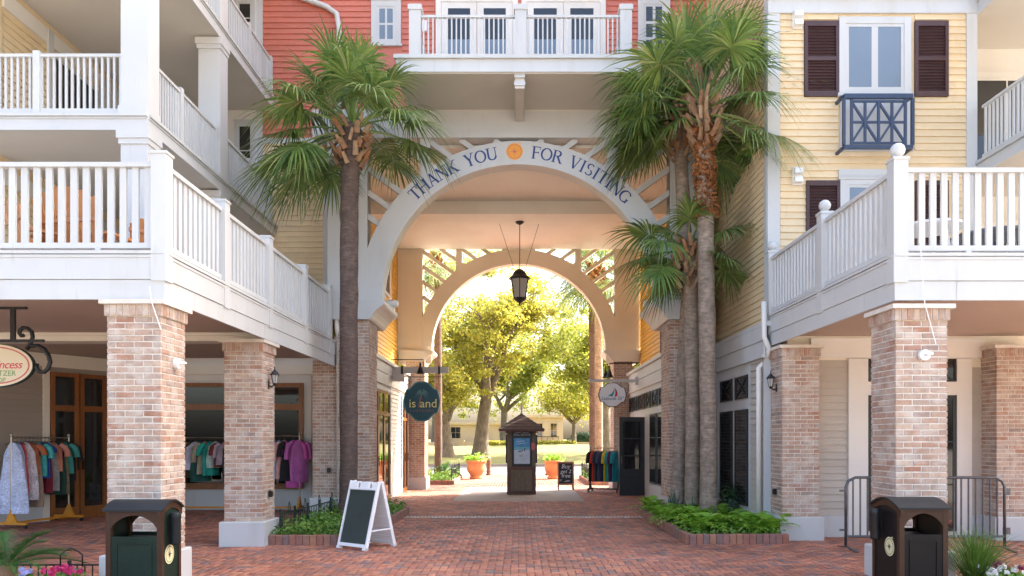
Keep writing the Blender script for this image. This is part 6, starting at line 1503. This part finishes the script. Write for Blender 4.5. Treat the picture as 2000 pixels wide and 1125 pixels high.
tree('oak_tree', 'broad oak far behind the low forking oak', (SX(850, 80), 80, 1.0), 12.0, 7.5, 37, 'leaf2', 11000, .4, leaf=.14, low=.2)
shrub('hedge', 'dark clipped hedge at the end of the tan wall', (SX(1148, 70), 70, 1.0), (2.2, .8, 1.1), 2200, .12, 'dark', 8)
for lb, px0, px1 in (('low yellow green hedge along the tan wall behind the kiosk', 935, 995), ('low yellow green hedge along the tan wall by the small round oak', 1040, 1125)):
    y = 66; rng = np.random.default_rng(px0); x0, x1 = SX(px0, y), SX(px1, y); Pp = np.stack([rng.uniform(x0, x1, 1500), rng.uniform(y - .5, y + .5, 1500), 1.0 + rng.uniform(0, .42, 1500)], 1)
    tag(leaves('hedge', Pp, .09, M['leaf1'], seed=px0), lb, 'hedge')
wt = thing('garden_wall', 'low tan wall with square pillars and a rail across the road', 'wall', (0, 68, .9))
MB().box(SX(780, 68), SX(1260, 68), 68, 68.3, .8, 1.05 + .25).build('wall', M['tan'], wt)
for px in (965, 1092, 900, 1180): x = SX(px, 68); MB().box(x - .28, x + .28, 67.85, 68.45, .8, SZ(862, 68)).box(x - .34, x + .34, 67.8, 68.5, SZ(862, 68), SZ(862, 68) + .1).build('pillar', M['tan'], wt)
MB().box(SX(1000, 68), SX(1092, 68), 68.1, 68.14, 1.75, 1.82).build('rail', M['black'], wt)
for i in range(9): x = SX(1003 + i * 11, 68); MB().box(x - .02, x + .02, 68.1, 68.14, 1.3, 1.8).build('rail_post', M['black'], wt)
def far_building(label, x0, x1, y, h, m, wins):
    t = thing('far_building', label, 'building', ((x0 + x1) / 2, y, .9)); F = front(y)
    MB().box(x0, x1, y, y + 12, .5, h).build('wall', M[m], t); MB().box(x0 - .4, x1 + .4, y - .4, y + 12.4, h, h + .35).build('roof', M['tan'], t)
    for a, b, c_, e in wins: window(F, t, a, b, c_, e, 2, 2, 'tan', 'glass', trim=.12)
far_building('tan stucco building beyond the lawn, left of the kiosk roof', SX(845, 100), SX(1010, 100), 100, 3.5, 'tan', [(SX(880, 100), SX(900, 100), 1.6, 3.2), (SX(930, 100), SX(950, 100), 1.6, 3.2), (SX(975, 100), SX(990, 100), 1.6, 3.2)])
far_building('cream building beyond the lawn, behind the small round oak', SX(1035, 105), SX(1100, 105), 105, 4.6, 'tan', [(SX(1048, 105), SX(1060, 105), 1.8, 3.8), (SX(1075, 105), SX(1088, 105), 1.8, 3.8)])
# fallen leaves on the paving
rng = np.random.default_rng(77); Pp = np.stack([rng.uniform(-3.4, 3.6, 130), rng.uniform(8.6, 23, 130), rng.uniform(.006, .012, 130)], 1)
o = tag(leaves('fallen_leaves', Pp, .022, M['deadfrond'], nbias=(0, 0, 4), seed=77), 'a few dry fallen leaves scattered on the brick paving', 'leaves'); o['kind'] = 'stuff'
